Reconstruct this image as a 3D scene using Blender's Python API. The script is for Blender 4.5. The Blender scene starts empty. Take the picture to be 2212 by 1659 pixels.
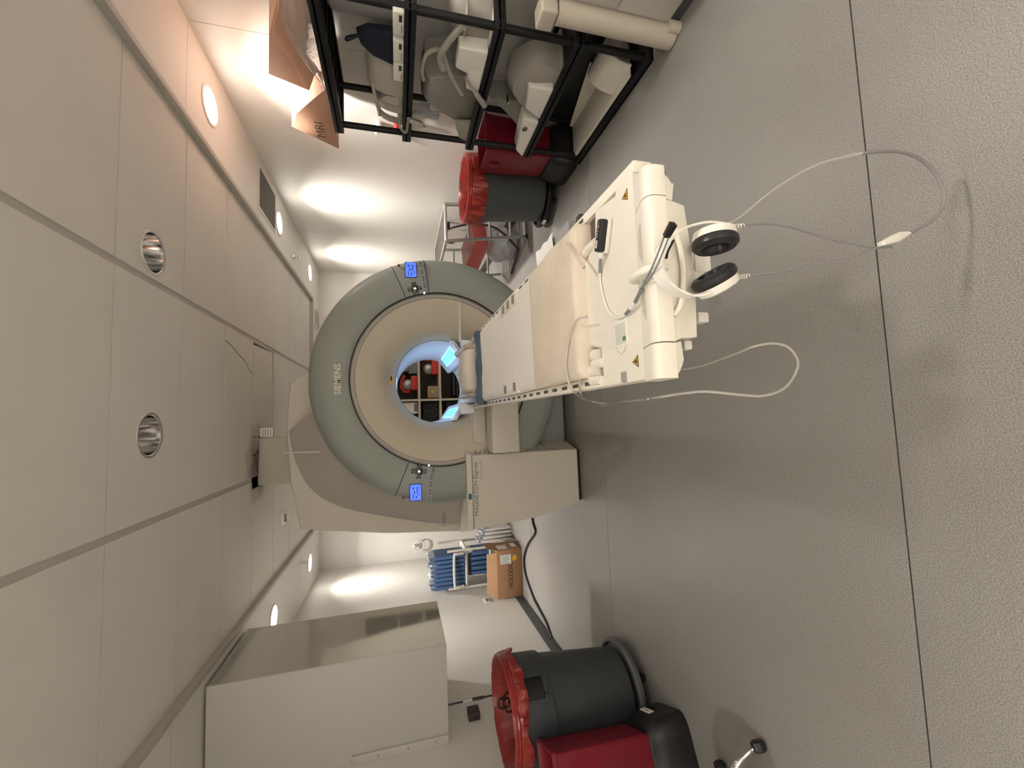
import bpy, bmesh, math, random
from math import sin, cos, pi, radians, sqrt, atan2
from mathutils import Matrix, Vector
random.seed(7)
S = bpy.context.scene
COL = S.collection

# ------------------------------------------------------------------ camera
F_PX, PITCH, YAW, ROLL, EYE = 914.366, -0.26559043, -0.07909118, 0.01706181, 1.45
RM = (Matrix.Rotation(YAW, 3, 'Z') @ Matrix.Rotation(PITCH, 3, 'X') @ Matrix.Rotation(ROLL, 3, 'Y'))
c_r, c_f, c_u = RM.col[0], RM.col[1], RM.col[2]
cam_d = bpy.data.cameras.new('camera')
cam = bpy.data.objects.new('camera', cam_d)
COL.objects.link(cam)
cm = Matrix.Identity(4)                      # the phone was held sideways: picture-right is world-down
for i in range(3):
    cm[i][0], cm[i][1], cm[i][2] = -c_u[i], c_r[i], -c_f[i]
cm[2][3] = EYE
cam.matrix_world = cm
cam_d.sensor_fit = 'HORIZONTAL'; cam_d.sensor_width = 36.0; cam_d.lens = F_PX / 2212 * 36.0
cam_d.clip_start = 0.02
S.camera = cam
# ------------------------------------------------------------------ world, exposure
W = bpy.data.worlds.new('World'); S.world = W
W.use_nodes = True
W.node_tree.nodes['Background'].inputs[0].default_value = (1, .95, .88, 1)
W.node_tree.nodes['Background'].inputs[1].default_value = 0.02
S.view_settings.view_transform = 'Standard'; S.view_settings.look = 'None'
S.view_settings.gamma = 1; S.view_settings.use_curve_mapping = False
S.view_settings.exposure = 0.80
WARM = (1.0, 0.945, 0.875)
LAMP_W = 180.0            # each lit downlight, watts
SPOT_ANGLE = 118.0
LENS_E = 16.0
BORE_W = 1.5

# ------------------------------------------------------------------ helpers
def pt(px, py, x=None, y=None, z=None):
    """a point of the photograph put on a known plane of the room"""
    d = c_r * (829.5 - py) + c_f * F_PX - c_u * (px - 1106)
    if z is not None: t = (z - EYE) / d.z
    elif y is not None: t = y / d.y
    else: t = x / d.x
    return Vector((0, 0, EYE)) + d * t

def mat(name, col, rough=.5, metal=0.0, spec=.5, emit=None, es=0.0, noise=None, bump=None, trans=0.0, coat=0.0, alpha=1.0, ior=1.45):
    m = bpy.data.materials.new(name); m.use_nodes = True
    nt = m.node_tree; b = nt.nodes['Principled BSDF']
    b.inputs['Base Color'].default_value = (*col, 1)
    b.inputs['Roughness'].default_value = rough
    b.inputs['Metallic'].default_value = metal
    b.inputs['Specular IOR Level'].default_value = spec
    b.inputs['Transmission Weight'].default_value = trans
    b.inputs['Coat Weight'].default_value = coat
    b.inputs['Alpha'].default_value = alpha
    b.inputs['IOR'].default_value = ior
    if emit:
        b.inputs['Emission Color'].default_value = (*emit, 1); b.inputs['Emission Strength'].default_value = es
    if noise or bump:
        tc = nt.nodes.new('ShaderNodeTexCoord')
    if noise:                                # (scale, amount, detail)
        n = nt.nodes.new('ShaderNodeTexNoise'); n.inputs['Scale'].default_value = noise[0]; n.inputs['Detail'].default_value = noise[2]
        nt.links.new(tc.outputs['Object'], n.inputs['Vector'])
        r = nt.nodes.new('ShaderNodeValToRGB'); a = noise[1]
        r.color_ramp.elements[0].position = .3; r.color_ramp.elements[1].position = .7
        r.color_ramp.elements[0].color = (*[max(0, c * (1 - a)) for c in col], 1)
        r.color_ramp.elements[1].color = (*[min(1, c * (1 + a)) for c in col], 1)
        nt.links.new(n.outputs['Fac'], r.inputs['Fac']); nt.links.new(r.outputs['Color'], b.inputs['Base Color'])
    if bump:                                 # (scale, strength)
        n2 = nt.nodes.new('ShaderNodeTexNoise'); n2.inputs['Scale'].default_value = bump[0]; n2.inputs['Detail'].default_value = 4
        nt.links.new(tc.outputs['Object'], n2.inputs['Vector'])
        bp = nt.nodes.new('ShaderNodeBump'); bp.inputs['Strength'].default_value = bump[1]; bp.inputs['Distance'].default_value = .004
        nt.links.new(n2.outputs['Fac'], bp.inputs['Height']); nt.links.new(bp.outputs['Normal'], b.inputs['Normal'])
    return m

class MB:
    """collects shapes into one mesh"""
    def __init__(s): s.bm = bmesh.new(); s.m = None
    def _fin(s, vs):
        if s.m is not None: bmesh.ops.transform(s.bm, matrix=s.m, verts=vs)
        return s
    def box(s, x0, x1, y0, y1, z0, z1, bev=0.0, seg=2):
        r = bmesh.ops.create_cube(s.bm, size=1)['verts']
        for v in r:
            v.co = Vector((x0 if v.co.x < 0 else x1, y0 if v.co.y < 0 else y1, z0 if v.co.z < 0 else z1))
        if bev:
            es = list({e for v in r for e in v.link_edges})
            o = bmesh.ops.bevel(s.bm, geom=es, offset=bev, segments=seg, profile=.5, affect='EDGES')
            r = list({v for f in o['faces'] for v in f.verts} | {v for v in r if v.is_valid})
        return s._fin(r)
    def hexa(s, p, bev=0.0, seg=2):
        """eight corners: 0-3 one face, 4-7 the opposite face in the same order"""
        v = [s.bm.verts.new(Vector(q)) for q in p]
        fs = [s.bm.faces.new([v[i] for i in q]) for q in ((0,3,2,1),(4,5,6,7),(0,1,5,4),(1,2,6,5),(2,3,7,6),(3,0,4,7))]
        bmesh.ops.recalc_face_normals(s.bm, faces=fs)
        if bev:
            es = list({e for f in fs for e in f.edges})
            o = bmesh.ops.bevel(s.bm, geom=es, offset=bev, segments=seg, profile=.5, affect='EDGES')
            v = list({a for f in o['faces'] for a in f.verts} | {a for a in v if a.is_valid})
        return s._fin(v)
    def prism(s, poly, d, bev=0.0, seg=2):
        """polygon (3d points) swept along vector d"""
        d = Vector(d); a = [s.bm.verts.new(Vector(p)) for p in poly]; b = [s.bm.verts.new(Vector(p) + d) for p in poly]
        n = len(poly)
        fs = [s.bm.faces.new(a), s.bm.faces.new(b[::-1])]
        fs += [s.bm.faces.new((a[i], b[i], b[(i+1) % n], a[(i+1) % n])) for i in range(n)]
        bmesh.ops.recalc_face_normals(s.bm, faces=fs)
        v = a + b
        if bev:
            es = list({e for f in fs for e in f.edges})
            o = bmesh.ops.bevel(s.bm, geom=es, offset=bev, segments=seg, profile=.5, affect='EDGES')
            v = list({q for f in o['faces'] for q in f.verts} | {q for q in v if q.is_valid})
        return s._fin(v)
    def loft(s, rings, closed=True, caps=True):
        R = [[s.bm.verts.new(Vector(p)) for p in r] for r in rings]; n = len(R[0]); fs = []
        for a, b in zip(R, R[1:]):
            for i in range(n if closed else n - 1):
                j = (i + 1) % n
                fs.append(s.bm.faces.new((a[i], a[j], b[j], b[i])))
        if caps and closed:
            fs.append(s.bm.faces.new(R[0][::-1])); fs.append(s.bm.faces.new(R[-1]))
        bmesh.ops.recalc_face_normals(s.bm, faces=fs)
        return s._fin([v for r in R for v in r])
    def tube(s, pts, r, n=8, smooth=0, caps=True):
        pts = [Vector(p) for p in pts]
        if smooth: pts = spline(pts, smooth)
        rings = []; up = None; N = len(pts)
        for i, p in enumerate(pts):
            t = (pts[min(i + 1, N - 1)] - pts[max(i - 1, 0)]).normalized()
            if up is None: up = t.orthogonal().normalized()
            up = (up - t * up.dot(t))
            up = up.normalized() if up.length > 1e-6 else t.orthogonal().normalized()
            w = t.cross(up); rr = r[min(len(r)-1, round(i*(len(r)-1)/max(1,N-1)))] if isinstance(r, (list, tuple)) else r
            rings.append([p + (up * cos(2*pi*k/n) + w * sin(2*pi*k/n)) * rr for k in range(n)])
        return s.loft(rings, caps=caps)
    def ribbon(s, pts, wdir, w, th, smooth=6):
        """flat strap along pts, width along wdir"""
        pts = spline([Vector(p) for p in pts], smooth) if smooth else [Vector(p) for p in pts]
        wd = Vector(wdir).normalized(); rings = []; N = len(pts)
        for i, p in enumerate(pts):
            t = (pts[min(i+1, N-1)] - pts[max(i-1, 0)]).normalized(); n = t.cross(wd).normalized()
            ww = w[i * (len(w) - 1) // max(1, N - 1)] if isinstance(w, (list, tuple)) else w
            rings.append([p + wd*ww/2 + n*th/2, p - wd*ww/2 + n*th/2, p - wd*ww/2 - n*th/2, p + wd*ww/2 - n*th/2])
        return s.loft(rings)
    def lathe(s, prof, c, axis='z', n=48, a0=0.0, a1=2*pi, caps=False):
        """prof: (radius, height along axis)"""
        c = Vector(c); full = abs(a1 - a0 - 2*pi) < 1e-6; k = n if full else n + 1; rings = []
        for r, h in prof:
            ring = []
            for i in range(k):
                a = a0 + (a1 - a0) * i / n
                if axis == 'z': q = (r*cos(a), r*sin(a), h)
                elif axis == 'y': q = (r*cos(a), h, r*sin(a))
                else: q = (h, r*cos(a), r*sin(a))
                ring.append(c + Vector(q))
            rings.append(ring)
        return s.loft(rings, closed=full, caps=caps)
    def cyl(s, c, r, h, axis='z', n=24, r2=None):
        return s.lathe([(r, 0), (r2 if r2 is not None else r, h)], c, axis, n, caps=True)
    def ball(s, c, r, n=16, sc=(1, 1, 1)):
        v = bmesh.ops.create_uvsphere(s.bm, u_segments=n, v_segments=n//2, radius=r)['verts']
        for q in v: q.co = Vector((q.co.x*sc[0], q.co.y*sc[1], q.co.z*sc[2])) + Vector(c)
        return s._fin(v)
    def torus(s, c, R, r, axis='z', n=40, k=10, a0=0.0, a1=2*pi):
        return s.lathe([(R + r*cos(2*pi*j/k), r*sin(2*pi*j/k)) for j in range(k + 1)], c, axis, n, a0, a1)
    def quad(s, p): 
        v = [s.bm.verts.new(Vector(q)) for q in p]; s.bm.faces.new(v); return s._fin(v)
    def build(s, name, m, parent=None, angle=35, jitter=0):
        me = bpy.data.meshes.new(name)
        bmesh.ops.remove_doubles(s.bm, verts=s.bm.verts, dist=1e-6)
        s.bm.to_mesh(me); s.bm.free()
        me.materials.append(m)
        for p in me.polygons: p.use_smooth = True
        me.set_sharp_from_angle(angle=radians(angle))
        o = bpy.data.objects.new(name, me); COL.objects.link(o)
        if parent is not None:
            off = Vector((0, 0, 0)); q = parent
            while q: off += q.location; q = q.parent
            me.transform(Matrix.Translation(-off)); o.parent = parent
        return o

def spline(P, k):
    out = []; n = len(P)
    for i in range(n - 1):
        a, b, c, d = P[max(i-1, 0)], P[i], P[i+1], P[min(i+2, n-1)]
        for j in range(k):
            t = j / k
            out.append(.5*((2*b) + (c-a)*t + (2*a-5*b+4*c-d)*t*t + (3*b-a-3*c+d)*t**3))
    out.append(P[-1]); return out

def tag(o, label, cat, group=None, kind=None):
    if label: o['label'] = label
    if cat: o['category'] = cat
    if group: o['group'] = group
    if kind: o['kind'] = kind
    return o
def thing(name, label, cat, loc, group=None):
    o = bpy.data.objects.new(name, None); COL.objects.link(o); o.location = loc
    o.empty_display_size = .1
    return tag(o, label, cat, group)
def struct(o): o['kind'] = 'structure'; return o
def copy_tree(o, delta=(0, 0, 0), parent=None):
    c = o.copy(); COL.objects.link(c)
    if parent is not None: c.parent = parent
    else: c.location = o.location + Vector(delta)
    for ch in list(o.children): copy_tree(ch, parent=c)
    return c
def relabel(o, label): o['label'] = label; return o

def text(name, body, m, loc, size, parent=None, rot=(pi/2, 0, 0), width=None, ext=.0008, bold=0.0, align='LEFT', space=1.0):
    cu = bpy.data.curves.new(name, 'FONT'); cu.body = body; cu.size = size; cu.extrude = ext; cu.offset = bold
    cu.align_x = align; cu.space_character = space
    t = bpy.data.objects.new(name, cu); COL.objects.link(t)
    bpy.context.view_layer.update()
    me = bpy.data.meshes.new_from_object(t.evaluated_get(bpy.context.evaluated_depsgraph_get()))
    bpy.data.objects.remove(t)
    xs = [v.co.x for v in me.vertices]
    if width and xs:
        k = width / (max(xs) - min(xs))
        me.transform(Matrix.Diagonal((k, 1, 1, 1)))
    from mathutils import Euler
    R = Euler(rot).to_matrix().to_4x4()
    me.transform(Matrix.Translation(Vector(loc)) @ R)
    me.materials.clear(); me.materials.append(m); me.name = name
    o = bpy.data.objects.new(name, me); COL.objects.link(o)
    if parent is not None:
        off = Vector((0, 0, 0)); q = parent
        while q: off += q.location; q = q.parent
        me.transform(Matrix.Translation(-off)); o.parent = parent
    return o

# ------------------------------------------------------------------ materials
M = {}
M['wall'] = mat('wall_paint', (.74, .715, .67), .55, bump=(60, .08))
M['tile'] = mat('ceiling_board', (.70, .665, .61), .8, noise=(3, .02, 2))
M['grid'] = mat('ceiling_bar', (.50, .46, .41), .6)
M['dark'] = mat('dark_void', (.012, .011, .01), .9)
M['plenum'] = mat('plenum_board', (.05, .045, .04), .9)
M['soffit'] = mat('soffit_paint', (.72, .69, .645), .6)
M['trimm'] = mat('trim_paint', (.42, .40, .36), .5)
M['base'] = mat('rubber_base', (.075, .08, .085), .45)
M['cream'] = mat('cream_plastic', (.80, .75, .65), .38, noise=(9, .03, 3))
M['creamw'] = mat('white_plastic', (.80, .77, .70), .35)
M['beige'] = mat('beige_cover', (.58, .54, .46), .42)
M['disc'] = mat('sand_cover', (.52, .455, .355), .45)
M['ring'] = mat('sage_cover', (.26, .275, .252), .42)
M['ring2'] = mat('sage_panel', (.275, .29, .27), .38)
M['taupe'] = mat('taupe_cover', (.43, .395, .365), .5)
M['seam'] = mat('seam_dark', (.035, .037, .036), .6)
M['bore'] = mat('bore_liner', (.70, .72, .78), .35)
M['black'] = mat('black_plastic', (.012, .012, .013), .35)
M['rack'] = mat('black_rack', (.010, .010, .0105), .5, spec=.35, bump=(90, .05))
M['bin'] = mat('grey_bin', (.045, .05, .055), .5, bump=(120, .05))
M['bin2'] = mat('grey_bin_light', (.10, .105, .105), .45)
M['red'] = mat('red_plastic', (.19, .006, .018), .32)
M['bag'] = mat('red_bag', (.26, .022, .016), .28, spec=.6, bump=(22, .7))
M['bagin'] = mat('red_bag_print', (.03, .005, .005), .4)
M['steel'] = mat('chrome', (.75, .75, .75), .12, 1.0)
M['alu'] = mat('aluminium', (.55, .54, .52), .38, .85)
M['white'] = mat('white_paint', (.80, .78, .74), .4)
M['paper'] = mat('white_paper', (.80, .78, .75), .8)
M['cab'] = mat('white_sheet_metal', (.55, .54, .52), .42)
M['cabside'] = mat('grey_gloss_panel', (.60, .59, .555), .07, .5, spec=.8, coat=.5)
M['coil'] = mat('grey_white_coil', (.36, .34, .30), .42)
M['coild'] = mat('olive_grey_coil', (.27, .26, .225), .45)
M['grey'] = mat('grey_rubber', (.20, .21, .22), .5)
M['midgrey'] = mat('mid_grey', (.30, .29, .28), .5)
M['tube'] = mat('clear_tube', (.80, .77, .72), .12, trans=.55, ior=1.25)
M['tubeg'] = mat('grey_clear_tube', (.42, .40, .40), .2, trans=.45, ior=1.25)
M['card'] = mat('cardboard', (.34, .19, .095), .75, noise=(14, .06, 3))
M['cardin'] = mat('cardboard_face', (.47, .28, .155), .75, noise=(14, .06, 3))
M['ink'] = mat('black_ink', (.015, .013, .012), .6)
M['inkg'] = mat('grey_ink', (.16, .155, .14), .6)
M['letter'] = mat('pale_letters', (.70, .66, .58), .45)
M['yellow'] = mat('yellow_label', (.75, .42, .02), .5)
M['blue'] = mat('blue_pad', (.075, .15, .32), .55, bump=(30, .25))
M['navy'] = mat('navy_sheet', (.075, .115, .165), .7, bump=(30, .3))
M['darknavy'] = mat('navy_fabric', (.007, .01, .025), .75, bump=(25, .3))
M['foam'] = mat('peach_foam', (.62, .35, .235), .7, noise=(6, .05, 2))
M['wrap'] = mat('clear_wrap', (.9, .86, .82), .12, trans=.72, ior=1.3, bump=(60, .9))
M['lcd'] = mat('blue_lcd', (.02, .05, .5), .2, emit=(.045, .10, 1.0), es=1.3)
M['lcdink'] = mat('lcd_mark', (.005, .01, .13), .3)
M['led'] = mat('white_led', (1, 1, 1), .3, emit=(.95, .98, 1.0), es=.9)
M['bled'] = mat('blue_white_led', (.8, .85, 1), .3, emit=(.6, .7, 1.0), es=1.0)
M['cyan'] = mat('cyan_light', (.3, .7, .9), .3, emit=(.12, .50, .78), es=.62)
M['cyanrim'] = mat('cyan_rim', (.5, .85, .95), .3, emit=(.30, .75, .95), es=.7)
M['strip'] = mat('bore_lamp', (.9, .95, 1), .3, emit=(.62, .76, 1.0), es=.4)
M['lens'] = mat('lamp_lens', (1, 1, 1), .3, emit=(1.0, .95, .86), es=LENS_E)
M['redknob'] = mat('red_button', (.18, .03, .03), .4)
M['redbox'] = mat('coral_red', (.62, .05, .04), .5)
M['teal'] = mat('teal_label', (.0, .11, .20), .5)
M['green'] = mat('green_label', (.10, .25, .04), .5)
M['shelfw'] = mat('shelf_edge', (.60, .52, .40), .5)
M['shelfd'] = mat('shelf_brown', (.105, .085, .06), .6)
M['dfoam'] = mat('dark_foam', (.05, .045, .042), .9, bump=(40, .6))
M['sphere'] = mat('phantom_grey', (.36, .36, .33), .35)
M['phsilver'] = mat('silver_label', (.75, .74, .70), .3, .3)
M['gauze'] = mat('frosted_bag', (.72, .74, .78), .25, trans=.5, ior=1.2, bump=(40, .8))
M['pinkbag'] = mat('pink_red_bag', (.50, .10, .095), .35, bump=(20, .4))
M['brownpanel'] = mat('brown_grey_top', (.045, .038, .032), .6)
M['dialm'] = mat('dial_dark', (.10, .10, .095), .18, .6)
M['bumper'] = mat('shaded_cream_bumper', (.56, .50, .41), .45)  # cream darkened in the base colour for its dim spot
M['cabwhite'] = mat('shaded_cabinet_white', (.58, .555, .51), .45)  # white lowered in the base colour, as the cabinet stands in less light
M['hole'] = mat('slot_dark', (.10, .08, .06), .7)
M['sockhole'] = mat('socket_recess', (.27, .235, .18), .7)

def mixmat(name, build):
    m = bpy.data.materials.new(name); m.use_nodes = True; nt = m.node_tree
    build(nt, nt.nodes['Principled BSDF'], nt.nodes.new('ShaderNodeTexCoord')); return m
def N(nt, t, **kw):
    n = nt.nodes.new(t)
    for k, v in kw.items(): n.inputs[k].default_value = v
    return n
def floor_mat(nt, b, tc):
    L = nt.links.new
    n1 = N(nt, 'ShaderNodeTexNoise', Scale=1.3, Detail=4.0); L(tc.outputs['Object'], n1.inputs['Vector'])
    n2 = N(nt, 'ShaderNodeTexNoise', Scale=270.0, Detail=3.0); L(tc.outputs['Object'], n2.inputs['Vector'])
    r1 = nt.nodes.new('ShaderNodeValToRGB'); L(n2.outputs['Fac'], r1.inputs['Fac'])
    r1.color_ramp.elements[0].position = .36; r1.color_ramp.elements[0].color = (.19, .18, .168, 1)
    r1.color_ramp.elements[1].position = .66; r1.color_ramp.elements[1].color = (.345, .335, .315, 1)
    mx = nt.nodes.new('ShaderNodeMixRGB'); mx.blend_type = 'MULTIPLY'; mx.inputs[0].default_value = .35
    r2 = nt.nodes.new('ShaderNodeValToRGB'); L(n1.outputs['Fac'], r2.inputs['Fac'])
    r2.color_ramp.elements[0].position = .35; r2.color_ramp.elements[0].color = (.82, .78, .74, 1)
    r2.color_ramp.elements[1].position = .65; r2.color_ramp.elements[1].color = (1, 1, 1, 1)
    L(r1.outputs['Color'], mx.inputs[1]); L(r2.outputs['Color'], mx.inputs[2]); L(mx.outputs['Color'], b.inputs['Base Color'])
    n3 = N(nt, 'ShaderNodeTexNoise', Scale=210.0, Detail=2.0); L(tc.outputs['Object'], n3.inputs['Vector'])
    bp = N(nt, 'ShaderNodeBump', Strength=.22, Distance=.003); L(n3.outputs['Fac'], bp.inputs['Height']); L(bp.outputs['Normal'], b.inputs['Normal'])
    b.inputs['Roughness'].default_value = .36; b.inputs['Specular IOR Level'].default_value = .45
M['floor'] = mixmat('speckled_vinyl', floor_mat)
def darkened_near(base, near_col, center, rad):
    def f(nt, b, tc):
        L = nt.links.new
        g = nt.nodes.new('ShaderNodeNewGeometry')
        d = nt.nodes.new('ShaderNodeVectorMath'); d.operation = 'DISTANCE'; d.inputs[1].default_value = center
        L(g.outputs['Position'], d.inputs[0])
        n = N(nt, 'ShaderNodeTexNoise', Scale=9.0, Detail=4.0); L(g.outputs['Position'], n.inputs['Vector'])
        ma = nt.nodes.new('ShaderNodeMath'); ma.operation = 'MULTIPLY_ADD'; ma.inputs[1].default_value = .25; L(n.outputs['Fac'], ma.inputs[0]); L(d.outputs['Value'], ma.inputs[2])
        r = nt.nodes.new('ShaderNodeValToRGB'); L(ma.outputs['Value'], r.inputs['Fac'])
        r.color_ramp.elements[0].position = rad * .25 + .1; r.color_ramp.elements[0].color = (*near_col, 1)
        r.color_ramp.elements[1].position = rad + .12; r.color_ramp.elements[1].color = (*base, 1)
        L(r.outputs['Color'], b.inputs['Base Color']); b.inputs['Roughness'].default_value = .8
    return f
M['duct_dark'] = mixmat('darkened_ceiling_board', darkened_near((.70, .665, .61), (.10, .085, .07), (-.32, 4.2, 2.63), .38))  # board colour, darker close to the duct front
def fabric(col, a):
    def f(nt, b, tc):
        L = nt.links.new
        n = N(nt, 'ShaderNodeTexNoise', Scale=5.0, Detail=6.0, Roughness=.65); L(tc.outputs['Object'], n.inputs['Vector'])
        r = nt.nodes.new('ShaderNodeValToRGB'); L(n.outputs['Fac'], r.inputs['Fac'])
        r.color_ramp.elements[0].position = .3; r.color_ramp.elements[0].color = (*[c*(1-a) for c in col], 1)
        r.color_ramp.elements[1].position = .66; r.color_ramp.elements[1].color = (*col, 1)
        L(r.outputs['Color'], b.inputs['Base Color']); b.inputs['Roughness'].default_value = .75
        n2 = N(nt, 'ShaderNodeTexNoise', Scale=420.0); L(tc.outputs['Object'], n2.inputs['Vector'])
        bp = N(nt, 'ShaderNodeBump', Strength=.15, Distance=.002); L(n2.outputs['Fac'], bp.inputs['Height']); L(bp.outputs['Normal'], b.inputs['Normal'])
    return f
M['matpink'] = mixmat('tan_mat_cloth', fabric((.74, .64, .52), .15))
M['matcream'] = mixmat('cream_mat_cloth', fabric((.86, .81, .74), .07))
M['pillow'] = mixmat('pillow_cloth', fabric((.70, .64, .55), .12))

# ------------------------------------------------------------------ room
XL, XR, YF, YB, ZC, ZS = -2.2, 2.41, -2.4, 7.1, 2.63, 2.61
TXL, TXR, TYB = -1.46, 1.776, 6.46
Y_SEAMS = [YF, -.96, .94, 2.845, 4.74, 6.64, YB]
fl = struct(MB().box(XL, XR, YF, YB, -.08, -.004).build('floor', M['dark']))
for a, b in zip(Y_SEAMS, Y_SEAMS[1:]):
    MB().box(XL, XR, a + .0022, b - .0022, -.004, 0).build('vinyl_sheet', M['floor'], fl)
wl = struct(MB().box(XL - .12, XL, YF, YB, 0, 2.9).build('wall_left', M['wall']))
wb = struct(MB().box(XL - .12, XR + .12, YB, YB + .12, 0, 2.9).build('wall_back', M['wall']))
wf = struct(MB().box(XL - .12, XR + .12, YF - .12, YF, 0, 2.9).build('wall_front', M['wall']))
wr = struct(MB().box(XR + .006, XR + .12, YF, YB, 0, 2.9).build('wall_right', M['midgrey']))
for a, b in ((YF, .02), (.024, 2.728), (2.732, 5.79), (5.794, YB)):
    MB().box(XR, XR + .01, a, b, 0, 2.62).build('wall_panel', M['wall'], wr)
struct(MB().box(XL, XL + .012, YF, YB, 0, .105, .003).build('baseboard_left', M['base']))
struct(MB().box(XR - .012, XR, YF, YB, 0, .105, .003).build('baseboard_right', M['base']))
struct(MB().box(XL, XR, YB - .012, YB, 0, .105, .003).build('baseboard_back', M['base']))
# ceiling: dark void above, separate boards below
ce = struct(MB().box(XL, XR, YF, YB, 2.84, 2.9).build('ceiling', M['plenum']))
GX = [TXL, -.449, .745, TXR]
GY = [-2.39, -2.15, -1.53, -.91, -.29, .33, .95, 1.568, 2.186, 2.803, 3.42, 4.04, 4.66, 5.28, 5.90, TYB]
OFF_LIGHTS = [(.895, 2.485), (-.025, 2.496)]
LR = .102
def holed(x0, x1, y0, y1, z0, z1, cx, cy, r, n=40):
    mb = MB(); sq = []; ci = []
    for i in range(n):
        a = 2*pi*i/n; ci.append((cx + r*cos(a), cy + r*sin(a)))
        dx, dy = cos(a), sin(a)
        tx = ((x1 - cx) if dx > 0 else (x0 - cx)) / dx if abs(dx) > 1e-9 else 1e9
        ty = ((y1 - cy) if dy > 0 else (y0 - cy)) / dy if abs(dy) > 1e-9 else 1e9
        t = min(tx, ty); sq.append([cx + dx*t, cy + dy*t])
    for c in ((x0, y0), (x1, y0), (x1, y1), (x0, y1)):           # snap nearest to the true corners
        k = min(range(n), key=lambda i: (sq[i][0]-c[0])**2 + (sq[i][1]-c[1])**2); sq[k] = list(c)
    R = lambda l, z: [(p[0], p[1], z) for p in l]
    return mb.loft([R(ci, z1), R(ci, z0), R(sq, z0), R(sq, z1)], caps=False)
for j in range(len(GY) - 1):
    y0, y1 = GY[j] + .004, GY[j+1] - .004
    for i in range(3):
        x0 = GX[i] + (.018 if i else .0); x1 = GX[i+1] - (.018 if i < 2 else .0)
        hit = [l for l in OFF_LIGHTS if x0 < l[0] < x1 and y0 < l[1] < y1]
        if hit: holed(x0, x1, y0, y1, ZC, ZC + .018, hit[0][0], hit[0][1], LR).build('ceiling_tile', M['tile'], ce); continue
        mb = MB()
        if GY[j] == 4.04 and i == 1:       # the board cut for the duct: a darkened remnant in front, a slipped board at the right
            MB().box(x0, -.30, y0, 4.2, ZC, ZC + .018).build('ceiling_tile', M['duct_dark'], ce)
            MB().box(-.296, -.095, y0, 4.2, ZC - .002, ZC + .016).build('ceiling_tile', M['duct_dark'], ce)
            mb.prism([(-.09, y0, ZC), (x1 - .03, y0 + .004, ZC), (x1 - .02, y1 - .10, ZC - .012), (.2, y1 - .015, ZC), (-.09, y1, ZC)], (0, 0, .018))
            mb.build('ceiling_tile', M['duct_dark'], ce); continue
        if GY[j] == 4.04 and i == 0: x1 = -.53
        mb.box(x0, x1, y0, y1, ZC, ZC + .018).build('ceiling_tile', M['duct_dark'] if GY[j] in (3.42, 4.04, 4.66) and i < 2 else M['tile'], ce)
for x in (GX[1], GX[2]):
    for a, b in ((GY[0], 4.04), (4.74, TYB)) if x == GX[1] else ((GY[0], TYB),):
        MB().box(x - .022, x + .022, a, b, ZC + .006, ZC + .03).build('grid_bar', M['grid'], ce)
# a hairline crack across one board
cr = [(.62, 3.425, ZC - .0006), (.60, 3.55, ZC - .0006), (.555, 3.7, ZC - .0006), (.53, 3.82, ZC - .0006), (.47, 3.93, ZC - .0006), (.44, 4.035, ZC - .0006)]
MB().ribbon(cr, (1, 0, 0), .006, .001, 3).build('crack', M['hole'], ce)
MB().ribbon([(-.24, 4.045, ZC - .003), (-.25, 4.1, ZC - .003), (-.22, 4.14, ZC - .003), (-.225, 4.2, ZC - .003)], (1, 0, 0), .012, .001, 3).build('crack', M['dark'], ce)
# soffit border boards
for a, b in ((YF, .022), (.026, 2.73), (2.734, 5.79), (5.794, TYB)):
    MB().box(TXR + .004, XR, a, b, ZS, ZS + .03).build('soffit_board', M['soffit'], ce)
for a, b in ((YF, .022), (.026, 2.73), (2.734, 5.79), (5.794, TYB)):
    MB().box(XL, TXL - .004, a, b, ZS, ZS + .03).build('soffit_board', M['soffit'], ce)
MB().box(XL, XR, TYB + .004, YB, ZS, ZS + .03).build('soffit_board', M['soffit'], ce)
def tr(n, x0, x1, y0, y1):
    o = MB().box(x0, x1, y0, y1, 2.585, 2.66, .004).build(n, M['trimm']); return struct(o)
tr('trim_1', TXR - .004, TXR + .034, YF, TYB + .03)
tr('trim_2', TXL - .034, TXL + .004, YF, TYB + .03)
tr('trim_3', TXL + .005, TXR - .005, TYB, TYB + .034)

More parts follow.
